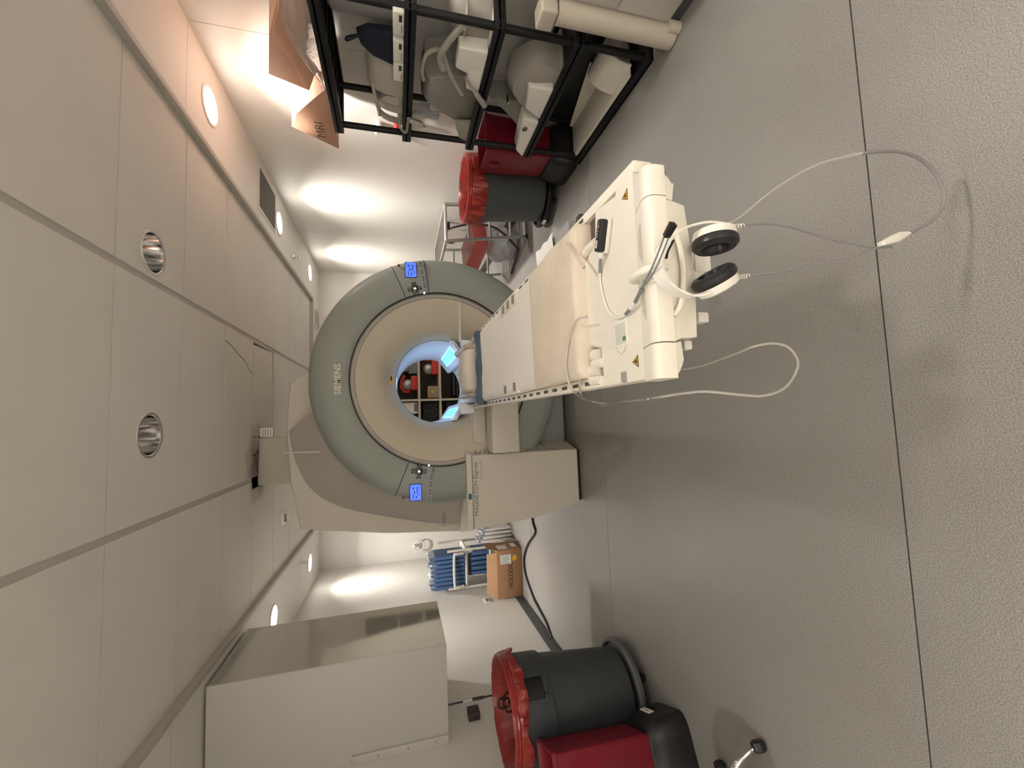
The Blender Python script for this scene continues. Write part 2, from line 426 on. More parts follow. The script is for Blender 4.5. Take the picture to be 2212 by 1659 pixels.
# ------------------------------------------------------------------ ceiling fixtures
def photometric(ld):
    """downlight distribution: strongest straight down, fading with the angle"""
    ld.use_nodes = True; nt = ld.node_tree; em = nt.nodes['Emission']
    g = nt.nodes.new('ShaderNodeNewGeometry'); sx = nt.nodes.new('ShaderNodeSeparateXYZ'); nt.links.new(g.outputs['Incoming'], sx.inputs[0])
    ab = nt.nodes.new('ShaderNodeMath'); ab.operation = 'ABSOLUTE'; nt.links.new(sx.outputs['Z'], ab.inputs[0])
    pw = nt.nodes.new('ShaderNodeMath'); pw.operation = 'POWER'; pw.inputs[1].default_value = 5.0; nt.links.new(ab.outputs[0], pw.inputs[0])
    nt.links.new(pw.outputs[0], em.inputs['Strength'])
def lit_light(x, y, label, group='lit recessed downlights', watts=1.0, z=None, ang=None):
    ZS = z or 2.61
    t = thing('recessed_downlight', label, 'ceiling light', (x, y, ZS), group)
    MB().lathe([(.104, 0), (.122, -.001), (.126, -.005), (.122, -.008), (.108, -.008), (.104, -.003)], (x, y, ZS), n=40).build('trim_ring', M['white'], t)
    MB().cyl((x, y, ZS - .004), .105, .003, n=40).build('lens', M['lens'], t)
    ld = bpy.data.lights.new('downlight_lamp', 'SPOT'); ld.energy = LAMP_W * watts; ld.color = WARM
    ld.spot_size = radians(ang or SPOT_ANGLE); ld.spot_blend = .10; ld.shadow_soft_size = .07; photometric(ld)
    lo = bpy.data.objects.new('lamp', ld); COL.objects.link(lo); lo.parent = t; lo.location = (0, 0, -.012)
    return t
lit_light(2.115, 3.05, 'lit round downlight in right ceiling border, nearest one above the black rack')
lit_light(2.10, 4.74, 'lit round downlight just past the dark grille in right ceiling border')
lit_light(2.12, 6.34, 'lit round downlight at the far end of the right ceiling border')
lit_light(-1.84, 6.32, 'lit round downlight beside the far left sprinkler head')
lit_light(-1.81, 4.61, 'lit round downlight partly hidden by the hanging white cabinet')
lit_light(2.115, 1.36, 'lit round downlight in right ceiling border above the white cabinet, out of view', watts=.2)
lit_light(2.115, -.33, 'added fill downlight in right ceiling border, second behind the viewpoint', watts=.2)  # assumed unseen lamp, kept for fill light
lit_light(2.115, -2.05, 'added fill downlight in right ceiling border in the corner behind the viewpoint', watts=2.2, ang=86)  # added out of sight to brighten the front wall and bounce fill
lit_light(-1.82, 1.25, 'lit round downlight in left ceiling border above the stool, out of view', watts=.15)
lit_light(-1.82, -.45, 'added fill downlight in left ceiling border, second behind the viewpoint', watts=.2)  # unseen lamp assumed for fill on the left side
lit_light(-1.82, -2.05, 'added fill downlight in left ceiling border in the corner behind the viewpoint', watts=2.2, ang=86)  # added unseen, washes the left corner for bounced fill
lit_light(.92, .45, 'lit round downlight in the right middle ceiling board just above the viewpoint', watts=.32, z=ZC)
lit_light(-.60, .45, 'lit round downlight in the left middle ceiling board just above the viewpoint', watts=.21, z=ZC)
lit_light(.9, -2.1, 'added fill downlight in the right middle ceiling board by the wall behind the viewpoint', watts=3.2, z=ZC, ang=86)  # added unseen, its bounce off the front wall fills the room
lit_light(-.6, -2.1, 'added fill downlight in the left middle ceiling board by the wall behind the viewpoint', watts=3.2, z=ZC, ang=86)  # left one of the two added middle fill lamps
for k, (x, y) in enumerate(OFF_LIGHTS):
    t = thing('unlit_downlight', ('unlit chrome recessed downlight in the board nearer the right ceiling trim', 'unlit chrome recessed downlight in the middle ceiling board')[k], 'ceiling light', (x, y, ZC), 'unlit chrome downlights')
    MB().lathe([(.098, .002), (.102, -.002), (.112, -.003), (.114, .0), (.104, .001)], (x, y, ZC), n=40).build('trim_ring', M['alu'], t)
    mb = MB(); prof = []
    for q in range(9): prof.append((.1 - .028 * (q/8)**1.5, .12 * q / 8))
    mb.lathe(prof, (x, y, ZC), n=40)
    mb.lathe([(.0001, .12), (.074, .12)], (x, y, ZC), n=40).build('reflector', M['steel'], t)
    MB().ball((x, y, ZC + .10), .03, 16, (1, 1, .8)).build('bulb', M['midgrey'], t)
vt = thing('ceiling_grille', 'dark grey rectangular return grille in right ceiling border', 'vent', (2.12, 4.32, ZS))
MB().box(1.925, 2.335, 4.05, 4.60, ZS - .006, ZS, .002).build('frame', M['soffit'], vt)
MB().box(1.955, 2.305, 4.08, 4.57, ZS - .009, ZS - .002).build('filter', mat('dark_filter', (.115, .105, .09), .8, bump=(300, .4)), vt)
v2 = thing('ceiling_vent', 'small white slotted vent at far end of the ceiling', 'vent', (1.58, 6.8, ZS))
MB().box(1.43, 1.72, 6.62, 7.0, ZS - .012, ZS, .003).build('frame', M['white'], v2)
for q in range(6): MB().box(1.455, 1.695, 6.66 + q*.055, 6.685 + q*.055, ZS - .016, ZS - .008).build('slat', M['trimm'], v2)
def sprinkler(x, y, label):
    t = thing('sprinkler_head', label, 'sprinkler', (x, y, ZS))
    MB().lathe([(.0001, 0), (.032, 0), (.03, -.006), (.012, -.008), (.012, -.03), (.0001, -.03)], (x, y, ZS), n=20).build('body', M['steel'], t)
    MB().tube([(x - .013, y, ZS - .028), (x - .016, y, ZS - .045), (x, y, ZS - .06)], .004).tube([(x + .013, y, ZS - .028), (x + .016, y, ZS - .045), (x, y, ZS - .06)], .004).build('frame', M['alu'], t)
    MB().cyl((x, y, ZS - .064), .018, .004, n=16).build('deflector', M['steel'], t)
sprinkler(1.98, 5.39, 'small sprinkler head in right ceiling border between two lit lights')
sprinkler(-1.66, 5.74, 'small sprinkler head in left ceiling border beside a lit light')
t = thing('smoke_detector', 'round white smoke detector on ceiling left of the scanner', 'smoke detector', (-.965, 5.0, ZC))
MB().lathe([(.0001, 0), (.075, 0), (.075, -.018), (.06, -.03), (.0001, -.03)], (-.965, 5.0, ZC), n=32).build('base', M['white'], t)
MB().lathe([(.04, -.028), (.034, -.055), (.0001, -.058)], (-.965, 5.0, ZC), n=24).build('sensor', M['creamw'], t)
mb = MB()
for q in range(6): mb.box(-.999 + q*.0125, -.9935 + q*.0125, 4.958, 4.97, 2.58, 2.60)
mb.build('slot', M['black'], t)

# ------------------------------------------------------------------ scanner
CX, CZ = .318, 1.11
sc = thing('mri_scanner', 'large sage and beige MRI scanner with round bore and blue screens', 'scanner', (CX, 4.0, 0))
RP = [(.672, 3.345), (.684, 3.315), (.712, 3.302), (.86, 3.300), (.915, 3.312), (.953, 3.345), (.972, 3.40), (.978, 3.47), (.97, 3.74)]
MB().lathe(RP, (CX, 0, CZ), 'y', 128).build('front_ring', M['ring'], sc)
MB().lathe([(.640, 3.362), (.648, 3.338), (.660, 3.332), (.672, 3.338), (.676, 3.36)], (CX, 0, CZ), 'y', 128).build('inner_trim', M['taupe'], sc)
MB().lathe([(.672, 3.352), (.6785, 3.326), (.683, 3.316)], (CX, 0, CZ), 'y', 128).build('ring_seam', M['seam'], sc)
fp = [(.648, 3.352), (.60, 3.362), (.52, 3.385), (.46, 3.412), (.415, 3.445), (.382, 3.485), (.362, 3.53), (.350, 3.585)]
MB().lathe(fp, (CX, 0, CZ), 'y', 128).build('funnel', M['disc'], sc)
bo = MB().lathe([(.350, 3.585), (.345, 3.62), (.345, 4.76), (.36, 4.80), (.42, 4.845), (.5, 4.85)], (CX, 0, CZ), 'y', 128).build('bore', M['bore'], sc)
MB().lathe([(.351, 3.580), (.347, 3.584), (.3455, 3.592), (.347, 3.595)], (CX, 0, CZ), 'y', 128).build('bore_seam', M['midgrey'], bo)
# lamp strip along the top of the bore and its light
MB().box(CX - .045, CX + .045, 3.70, 4.6, CZ + .3375, CZ + .342).build('lamp_strip', M['strip'], bo)
la = bpy.data.lights.new('bore_lamp', 'AREA'); la.energy = BORE_W; la.color = (.55, .70, 1.0); la.shape = 'RECTANGLE'; la.size = .10; la.size_y = .9
lo = bpy.data.objects.new('lamp', la); COL.objects.link(lo); lo.parent = sc; lo.location = (0, .15, CZ + .334)
# eyebrow shading line in the funnel above the bore, horizontal ledge below its middle
MB().box(CX + .30, CX + .643, 3.352, 3.40, .944, .957, .003).build('funnel_ledge', M['creamw'], sc)
cre = [(CX + .215*math.sin(a), 3.378 + .0*abs(a), CZ + .425 - .006*(a*a)) for a in [x/6 for x in range(-8, 9)]]
MB().ribbon(cre, (0, 0, 1), [.001, .006, .009, .006, .001], .004, 2).build('crease_shade', M['midgrey'], sc)  # shade painted as a tapered grey strip
MB().box(CX - .035, CX + .035, 3.425, 3.45, CZ + .372, CZ + .392, .002).build('warning_label', M['yellow'], sc)
MB().box(CX - .005, CX + .03, 3.422, 3.426, CZ + .376, CZ + .388).build('warning_print', M['ink'], sc)
text('maker_lettering', 'SIEMENS', M['letter'], (.204, 3.2985, 1.847), .0605, sc, width=.224, bold=.001, ext=.0015)
# housing behind the ring
HO = [(-.40, 0), (-.72, .45), (-.972, .946), (-.928, 1.534), (-.829, 2.201), (-.464, 2.275), (-.048, 2.306), (.24, 2.291), (.333, 2.28), (.43, 2.13), (.75, 1.95), (1.1, 1.6), (1.18, 1.1), (1.10, .5), (1.0, 0)]
def star(poly, c, angs):
    out = []
    for a in angs:
        d = (cos(a), sin(a)); best = None
        for (x1, z1), (x2, z2) in zip(poly, poly[1:] + poly[:1]):
            ex, ez = x2 - x1, z2 - z1; den = d[0]*ez - d[1]*ex
            if abs(den) < 1e-9: continue
            t = ((x1 - c[0])*ez - (z1 - c[1])*ex) / den; u = ((x1 - c[0])*d[1] - (z1 - c[1])*d[0]) / den
            if t > 0 and -1e-6 <= u <= 1 + 1e-6: best = t if best is None else max(best, t)
        out.append((c[0] + d[0]*best, c[1] + d[1]*best))
    return out
angs = sorted([2*pi*i/96 - pi for i in range(96)] + [atan2(z - CZ, x - CX) for x, z in HO])
HOo = star(HO, (CX, CZ), angs); HOi = [(CX + .42*cos(a), CZ + .42*sin(a)) for a in angs]
HOs = [(CX + (x - CX)*.993, CZ + (z - CZ)*.993) for x, z in HOo]
MB().loft([[(x, 3.74, z) for x, z in HOi], [(x, 3.74, z) for x, z in HOs], [(x, 3.752, z) for x, z in HOo], [(x, 4.84, z) for x, z in HOo], [(x, 4.84, z) for x, z in HOi]], caps=False).build('housing', M['beige'], sc)
# taupe wrap between ring and housing
OUT = [(.085, 2.108), (-.048, 2.283), (-.22, 2.255), (-.43, 2.178), (-.56, 2.075), (-.65, 1.945), (-.715, 1.79), (-.765, 1.62), (-.81, 1.45), (-.855, 1.27), (-.893, 1.08), (-.905, .92), (-.90, .70)]
out = spline([Vector((x, 0, z)) for x, z in OUT[1:]], 4)
inn = []; A0 = atan2(2.09 - CZ, .10 - CX); A1 = pi + .42
for i in range(len(out)):
    a = A0 + (A1 - A0) * i / (len(out) - 1); inn.append((CX + .966*cos(a), CZ + .966*sin(a)))
rings = [[(x, 3.50, z) for x, z in inn], [(p.x, 3.725, p.z) for p in out], [(p.x, 3.76, p.z) for p in out]]
MB().loft(rings, closed=False).build('side_wrap', M['taupe'], sc)
MB().quad([(inn[0][0], 3.50, inn[0][1]), (out[0].x, 3.725, out[0].z), (out[0].x, 3.76, out[0].z), (inn[0][0], 3.76, inn[0][1])]).build('wrap_end', M['beige'], sc)
text('series_lettering', 'I-class', M['inkg'], (-.885, 3.61, 1.077), .05, sc, rot=(pi/2, 0, .10), width=.125, ext=.001)
# pedestal under the ring, dark kick
MB().hexa([(-.3, 3.50, .035), (1.0, 3.50, .035), (1.0, 3.74, .035), (-.3, 3.74, .035), (-.3, 3.46, .62), (1.0, 3.46, .62), (1.0, 3.74, .62), (-.3, 3.74, .62)], .008).build('pedestal', M['ring2'], sc)
MB().box(-.28, .98, 3.54, 3.74, 0, .035).build('kick', M['seam'], sc)
# white rod on the left of the housing top
MB().tube([pt(615, 979, y=3.72), pt(652, 977, y=3.60), pt(689, 976, y=3.50)], .0045).build('rod', M['white'], sc)
# control panels
def sector(a0, a1, lift):
    prof = [(.688, 3.318), (.714, 3.303), (.86, 3.301), (.914, 3.313), (.951, 3.345), (.968, 3.40), (.975, 3.46)]
    return MB().lathe([(r, y - lift) for r, y in prof], (CX, 0, CZ), 'y', 24, a0, a1)
def panel(a0, a1, scx, scz, dx, dz, rx, rz, lx, lz, row, lean):
    s = sector(a0, a1, .005).build('control_panel', M['ring2'], sc)
    e = MB()
    for a in (a0, a1):
        e.tube([(CX + r*cos(a), y - .004, CZ + r*sin(a)) for r, y in [(.688, 3.318), (.714, 3.303), (.86, 3.301), (.914, 3.313), (.951, 3.345), (.968, 3.40)]], .0032, 6)
    e.build('panel_seam', M['seam'], s)
    yf = 3.295
    MB().box(scx - .062, scx + .062, yf - .006, yf + .02, scz - .045, scz + .045, .003).build('screen_bezel', M['seam'], s)
    MB().box(scx - .057, scx + .057, yf - .009, yf, scz - .040, scz + .040).build('screen', M['lcd'], s)
    mk = MB()
    for q, (u, v, w, h) in enumerate(((-.03, .018, .035, .006), (.0, .008, .022, .008), (.03, .016, .018, .01), (-.035, -.004, .02, .008), (.015, -.012, .05, .007), (-.02, -.022, .012, .006), (.035, -.024, .014, .005), (.045, .032, .018, .004))):
        mk.box(scx + u - w/2, scx + u + w/2, yf - .0096, yf - .008, scz + v - h/2, scz + v + h/2)
    mk.build('screen_text', M['lcdink'], s)
    d = MB().lathe([(.013, 0), (.013, -.010), (.020, -.014), (.031, -.010), (.034, 0)], (dx, yf, dz), 'y', 32).build('dial', M['dialm'], s)
    MB().cyl((dx, yf - .008, dz), .0075, .004, 'y', 16).build('dial_light', M['led'], s)
    for k in range(4):
        a = k*pi/2 + lean; u, v = dx + .047*cos(a), dz + .047*sin(a)
        mb = MB(); mb.m = Matrix.Translation((u, yf, v)) @ Matrix.Rotation(-a, 4, 'Y')
        mb.lathe([(.0001, -.005), (.6, -.0045), (1, 0)], (0, 0, 0), 'y', 20)
        mb2 = MB(); mb2.m = Matrix.Translation((u, yf - .004, v)) @ Matrix.Rotation(-a, 4, 'Y') @ Matrix.Diagonal((.008, 1, .019, 1))
        mb.bm.free(); mb2.lathe([(.0001, -.005), (.6, -.0045), (1, 0.006)], (0, 0, 0), 'y', 20).build('arrow_button', M['seam'], s)
        MB().box(u - .003, u + .003, yf - .0105, yf - .006, v - .003, v + .003).build('arrow_mark', M['letter'], s)
    MB().cyl((rx, yf - .010, rz), .009, .018, 'y', 16).build('stop_button', M['redknob'], s)
    MB().cyl((lx, yf - .008, lz), .0075, .012, 'y', 12).build('indicator', M['bled'], s)
    (xa, za), (xb, zb) = row
    strip = MB().hexa([(xa, yf - .0055, za - .017), (xb, yf - .0055, zb - .017), (xb, yf + .01, zb - .017), (xa, yf + .01, za - .017), (xa, yf - .0055, za + .017), (xb, yf - .0055, zb + .017), (xb, yf + .01, zb + .017), (xa, yf + .01, za + .017)]).build('key_strip', mat('key_strip', (.27, .28, .30), .4), s)
    for k in range(8):
        f = (k + .5 + (.12 if k % 2 == 0 else -.12)) / 8
        MB().box(xa + (xb-xa)*f - .0075, xa + (xb-xa)*f + .0075, yf - .0085, yf, za + (zb-za)*f - .009, za + (zb-za)*f + .009, .002).build('key', M['inkg'], strip)
panel(radians(7.2), radians(22.6), 1.163, 1.331, 1.016, 1.303, 1.194, 1.419, .984, 1.232, ((1.235, 1.262), (1.015, 1.225)), .2)
panel(radians(157.4), radians(173.2), -.537, 1.328, -.385, 1.300, -.570, 1.416, -.345, 1.226, ((-.625, 1.232), (-.405, 1.205)), -.1)
# duct up to the ceiling
MB().box(-.520, -.108, 4.22, 4.64, 2.27, 2.64, .004).build('duct', M['beige'], sc)
tb = thing('junction_box', 'small white label box hanging beside the scanner duct at the ceiling', 'box', (-.06, 4.24, 2.53))
MB().box(-.102, -.02, 4.225, 4.27, 2.525, 2.628, .003).build('box', M['white'], tb)
mb = MB()
for q in range(4): mb.box(-.092, -.03, 4.2235, 4.2255, 2.54 + q*.02, 2.546 + q*.02)
mb.build('print', M['midgrey'], tb)

# bore side rails with cyan lights
for sgn, xa, xb in ((1, .655, .505), (-1, -.015, .135)):
    w = MB().hexa([(xa, 3.52, 1.015), (xb, 3.52, .905), (xb, 3.52, .875), (xa, 3.52, .975), (xa, 4.70, 1.015), (xb, 4.70, .905), (xb, 4.70, .875), (xa, 4.70, .975)], .004).build('side_rail', M['bore'], sc)
    u = Vector((xb - xa, 0, -.11)).normalized(); nrm = Vector((.11 * (-1 if sgn > 0 else 1), 0, abs(xb - xa))).normalized()
    o = Vector((xa, 0, 1.015)) + u * .03
    def strip(a, b, y0, y1, h): return [o + u*a + nrm*h + Vector((0, y0, 0)), o + u*b + nrm*h + Vector((0, y0, 0)), o + u*b + nrm*h + Vector((0, y1, 0)), o + u*a + nrm*h + Vector((0, y1, 0))]
    lp = MB().prism(strip(.0, .105, 3.66, 4.42, .001), nrm*.006).build('light_panel', M['cyanrim'], w)
    for q in range(4):
        MB().prism(strip(.012, .093, 3.69 + q*.18, 3.85 + q*.18, .0075), nrm*.002).build('light_cell', M['cyan'], w)
MB().box(CX - .20, CX + .20, 3.5, 4.1, .795, .862, .006).build('bore_bed', M['creamw'], sc)

# ------------------------------------------------------------------ lift column (front left of the scanner)
lc = thing('lift_column', 'beige floor-standing table lift column lettered on its front', 'scanner column', (-.5, 3.5, 0))
fr = [(-.288, .03), (-.715, .03), (-.806, .432), (-.845, .90), (-.29, .90)]
bk = [(-.18, .03), (-.70, .03), (-.83, .432), (-.955, .90), (-.18, .90)]
MB().loft([[(x, 3.26, z) for x, z in fr], [(x, 3.70, z) for x, z in bk]]).build('body', M['beige'], lc)
MB().loft([[(x, 3.275, z) for x, z in ((-.30, .002), (-.70, .002), (-.705, .03), (-.30, .03))], [(x, 3.68, z) for x, z in ((-.20, .002), (-.68, .002), (-.685, .03), (-.20, .03))]]).build('kick', M['black'], lc)
cap = [(-.285, 3.252), (-.850, 3.252), (-.975, 3.72), (-.168, 3.72)]
MB().loft([[(x, y, .906) for x, y in cap], [(x, y, .940) for x, y in cap], [(-.287, 3.256, .946), (-.847, 3.256, .946), (-.97, 3.716, .946), (-.172, 3.716, .946)]]).build('top_cap', M['beige'], lc)
MB().loft([[(x, y, .899) for x, y in ((-.293, 3.264), (-.84, 3.264), (-.96, 3.70), (-.184, 3.70))], [(x, y, .907) for x, y in ((-.293, 3.264), (-.84, 3.264), (-.96, 3.70), (-.184, 3.70))]]).build('cap_seam', M['seam'], lc)
text('model_lettering', 'MAGNETOM Espree', M['inkg'], (-.747, 3.2594, .862), .047, lc, width=.402, ext=.001)
text('fine_lettering', 'Tim [76 x 18]', mat('faded_ink', (.33, .30, .25), .6), (-.475, 3.2594, .826), .026, lc, width=.135, ext=.0006)
MB().box(-.618, -.575, 3.2505, 3.256, .914, .938).build('teal_tag', M['teal'], lc)
mb = MB(); nf = 22                              # bellows on the slanted right side
d0, d1 = Vector((-.2795, 3.30, 0)), Vector((-.19, 3.66, 0)); nn = Vector((.36, -.09, 0)).normalized()
ringsA = []
for k in range(nf*2 + 1):
    z = .16 + k * (.72) / (nf*2); h = -.006 if k % 2 == 0 else .016
    ringsA.append([d0 + nn*h + Vector((0, 0, z)), d1 + nn*h + Vector((0, 0, z))])
mb.loft(ringsA, closed=False).build('bellows', M['beige'], lc, angle=5)
MB().box(-.186, -.17, 3.655, 3.70, .03, .90).build('rear_gap', M['seam'], lc)
MB().box(-.235, -.225, 3.36, 3.375, .085, .10).build('screw', M['seam'], lc)
# carriage arms that hold the table
MB().box(-.275, .36, 3.14, 3.48, .548, .762, .012, 3).build('carriage_arm', M['beige'], lc)
MB().box(-.195, .36, 3.36, 3.56, .765, .868, .006).build('upper_arm', M['beige'], lc)

# ------------------------------------------------------------------ patient table
ta = thing('patient_table', 'long cream patient table running from the scanner bore', 'table', (.33, 1.9, .85))
X0, X1 = .072, .592
MB().box(X0 + .02, X1 - .02, 1.0, 3.40, .835, .885, .006).build('tabletop', M['cream'], ta)
for x0, x1 in ((X0, X0 + .030), (X1 - .030, X1)):
    r = MB().box(x0, x1, .84, 3.16, .855, .905, .003).build('side_rail', M['cream'], ta)
    n = 22
    for k in range(n):
        y = 1.12 + k * .0925
        MB().box((x0 + x1)/2 - .0055, (x0 + x1)/2 + .0055, y, y + .045, .9035, .9056).build('slot', M['hole'], r)
MB().prism([(X0 + .03, 1.50, .80), (X1 - .03, 1.50, .80), (X1 - .03, 3.42, .79), (X0 + .03, 3.42, .79)], (0, 0, .05), .008).build('underbeam', M['beige'], ta)
# coil sockets set beside the mat
for x0, x1, y0, y1, hs in ((.103, .165, 1.80, 2.09, (1.83, 2.0)), (.50, .562, 1.76, 2.07, (1.80, 1.89, 1.985))):
    s = MB().box(x0, x1, y0, y1, .90, .934, .003).build('coil_socket', M['cream'], ta)
    for y in hs: MB().box(x0 + .010, x1 - .012, y, y + .045, .9325, .9352, .0006).build('socket_hole', M['sockhole'], s)
# head end: two upright handles and bracket plates
MB().box(X0 - .005, X1 + .005, 3.14, 3.50, .868, .886, .003).build('head_plate', M['creamw'], ta)
for x in (.125, .545):
    MB().tube([(x - .02, 3.16, .888), (x - .02, 3.16, .925), (x - .015, 3.30, .935), (x - .015, 3.30, .888)], .009, 10, 5).build('head_handle', M['midgrey'], ta)
MB().hexa([(.035, 3.18, .885), (.12, 3.18, .885), (.12, 3.36, .885), (.035, 3.36, .885), (.03, 3.20, .985), (.11, 3.20, .995), (.12, 3.36, .975), (.03, 3.36, .99)], .006).build('side_cover', M['bore'], ta)
MB().hexa([(.55, 3.28, .885), (.615, 3.28, .885), (.615, 3.45, .885), (.55, 3.45, .885), (.555, 3.30, .94), (.62, 3.30, .955), (.62, 3.45, .94), (.555, 3.45, .935)], .006).build('side_cover', M['bore'], ta)
# foot cover: top plate with the notched outline of the photograph
ft = [(X1 - .028, .845), (X1 - .022, .925), (X1 - .04, .932), (X1 - .026, 1.042), (.492, 1.052), (.452, 1.108), (.438, 1.143), (.37, 1.147), (.313, 1.141), (.285, 1.144), (.202, 1.142), (.176, 1.05), (.088, 1.046), (.071, 1.036), (.072, .845)]
mb = MB(); a = [mb.bm.verts.new((x, y, .868)) for x, y in ft]; b = [mb.bm.verts.new((x, y, .902)) for x, y in ft]; c = [mb.bm.verts.new((x + (.004 if x < .33 else -.004), y - (.004 if y > .9 else 0), .906)) for x, y in ft]
for p, q in ((a, b), (b, c)):
    for i in range(len(ft)): mb.bm.faces.new((p[i], p[(i+1) % len(ft)], q[(i+1) % len(ft)], q[i]))
mb.bm.faces.new(c); mb.bm.faces.new(a[::-1]); bmesh.ops.recalc_face_normals(mb.bm, faces=mb.bm.faces)
fc = mb.build('foot_cover', M['cream'], ta)
# rounded nose bar in three lengths with seams
def nose(x0, x1, n):
    prof = [(.845, .906), (.80, .921), (.783, .926), (.770, .925), (.761, .919), (.757, .908), (.757, .884), (.764, .878), (.80, .872), (.845, .868)]
    return MB().loft([[(x0, y, z) for y, z in prof], [(x1, y, z) for y, z in prof]]).build(n, M['cream'], ta)
nose(X0 - .005, .1415, 'nose_bar'); nose(.1440, .4600, 'nose_bar'); nose(.4625, .5300, 'nose_bar')
MB().box(X0, .525, .77, .84, .872, .904).build('nose_core', M['hole'], ta)
# grip recesses in the nose
for x in (.245, .375):
    MB().prism([(x - .045, .8055, .9195), (x + .045, .8055, .9195), (x + .02, .825, .914), (x - .02, .825, .914)], (0, 0, .0012)).build('grip_recess', M['beige'], ta)
# front skirt, three plates
def skirt(poly, y, n='front_skirt'):
    return MB().prism([(x, y, z) for x, z in poly], (0, .03, 0), .002).build(n, M['cream'], ta)
skirt([(.073, .876), (.141, .876), (.141, .866), (.150, .862), (.108, .864), (.098, .868), (.083, .887)][::1] if False else [(.073, .882), (.1415, .882), (.1475, .862), (.107, .858), (.096, .862), (.078, .872)], .768)
skirt([(.1440, .882), (.4600, .882), (.4560, .858), (.449, .832), (.296, .816), (.155, .823), (.153, .862)], .766)
skirt([(.4625, .882), (.522, .882), (.512, .868), (.498, .858), (.500, .853), (.4585, .860)], .768)
MB().tube([(.20, .764, .879), (.23, .755, .864), (.30, .753, .856), (.37, .755, .864), (.40, .764, .879)], .006, 8, 5).build('skirt_rim', M['cream'], ta)
# hidden connector blocks under the foot
for (x, y, z, r, h) in ((.216, .84, .735, .0125, .03), (.150, .84, .785, .011, .022)):
    k = MB().tube([(x - .004, y + .03, .84), (x, y, z + h)], .006).build('plug_stem', M['midgrey'], ta)
    MB().box(x - r, x + r, y - r, y + r, z, z + h, .004).build('plug', M['creamw'], ta)
MB().box(.345, .375, .83, .87, .76, .84, .004).box(.325, .385, .825, .875, .72, .765, .004).box(.29, .33, .83, .87, .735, .80, .004).build('connector_block', M['creamw'], ta)
# recess with small glass window, numeral and warning signs on the foot cover
wx, wy = .192, .955
rc = MB().box(.163, .231, .905, .985, .905, .9075, .001).build('window_frame', M['creamw'], ta)
MB().box(.170, .222, .915, .962, .9072, .9082).build('window', mat('glass_white', (.62, .62, .54), .15), rc)
MB().box(.176, .186, .914, .928, .9078, .9088).build('green_mark', M['green'], rc)
MB().torus((.168, .94, .9066), .022, .0012, 'z', 24, 6, pi*.5, pi*1.5).build('window_rim', M['beige'], rc)
text('numeral', 'S', M['ink'], tuple(pt(1326, 706, z=.9062)), .016, ta, rot=(0, 0, 0), ext=.0003)
def warn_flat(px, py, z, s):
    p = pt(px, py, z=z); w = MB().prism([(p.x - s, p.y - s*.8, z), (p.x + s, p.y - s*.8, z), (p.x, p.y + s, z)], (0, 0, .0006)).build('warning_sign', M['ink'], ta)
    MB().prism([(p.x - s*.76, p.y - s*.66, z + .0006), (p.x + s*.76, p.y - s*.66, z + .0006), (p.x, p.y + s*.72, z + .0006)], (0, 0, .0004)).build('sign_face', M['yellow'], w)
    MB().box(p.x - s*.10, p.x + s*.12, p.y - s*.05, p.y + s*.38, z + .001, z + .0014).box(p.x - s*.42, p.x + s*.42, p.y - s*.5, p.y - s*.36, z + .001, z + .0014).box(p.x - s*.3, p.x + s*.3, p.y - s*.28, p.y - s*.08, z + .001, z + .0014).build('sign_print', M['ink'], w)
warn_flat(1373, 781, .9062, .0145); warn_flat(1350, 424, .9062, .0145)
def warn_front(px, py, y, s):
    p = pt(px, py, y=y); w = MB().box(p.x - s, p.x + s, y - .0012, y, p.z - s*.85, p.z + s*.85).build('warning_plate', M['yellow'], ta)
    MB().prism([(p.x - s*.7, y - .0016, p.z - s*.55), (p.x + s*.7, y - .0016, p.z - s*.55), (p.x, y - .0016, p.z + s*.65)], (0, .0005, 0)).build('sign_triangle', M['ink'], w)
    MB().prism([(p.x - s*.48, y - .0020, p.z - s*.43), (p.x + s*.48, y - .0020, p.z - s*.43), (p.x, y - .0020, p.z + s*.38)], (0, .0005, 0)).build('sign_face', M['yellow'], w)
    MB().box(p.x - s*.07, p.x + s*.07, y - .0025, y - .0019, p.z - s*.35, p.z + s*.15).build('sign_print', M['ink'], w)
warn_front(1449, 760, .7675, .0085); warn_front(1424, 418, .7675, .0085)
# catch on the left edge, plugs standing behind the cover
p = pt(1354, 822, z=.9)
MB().box(p.x - .004, p.x + .022, p.y - .012, p.y + .012, .896, .910, .003).build('catch', M['midgrey'], ta)
for k, (px, py, r, l) in enumerate(((1290, 768, .017, .03), (1295, 785, .014, .05), (1288, 800, .018, .075), (1290, 822, .014, .055), (1270, 540, .013, .055), (1280, 528, .013, .05))):
    p = pt(px, py, z=.905)
    MB().tube([(p.x, p.y - .02, .902), (p.x + (.002 if k < 4 else -.006), p.y + l*.55, .906)], r, 12).build('coil_plug', M['cream'], ta)
MB().box(.105, .56, 1.04, 1.10, .886, .892).build('plug_tray', M['hole'], ta)

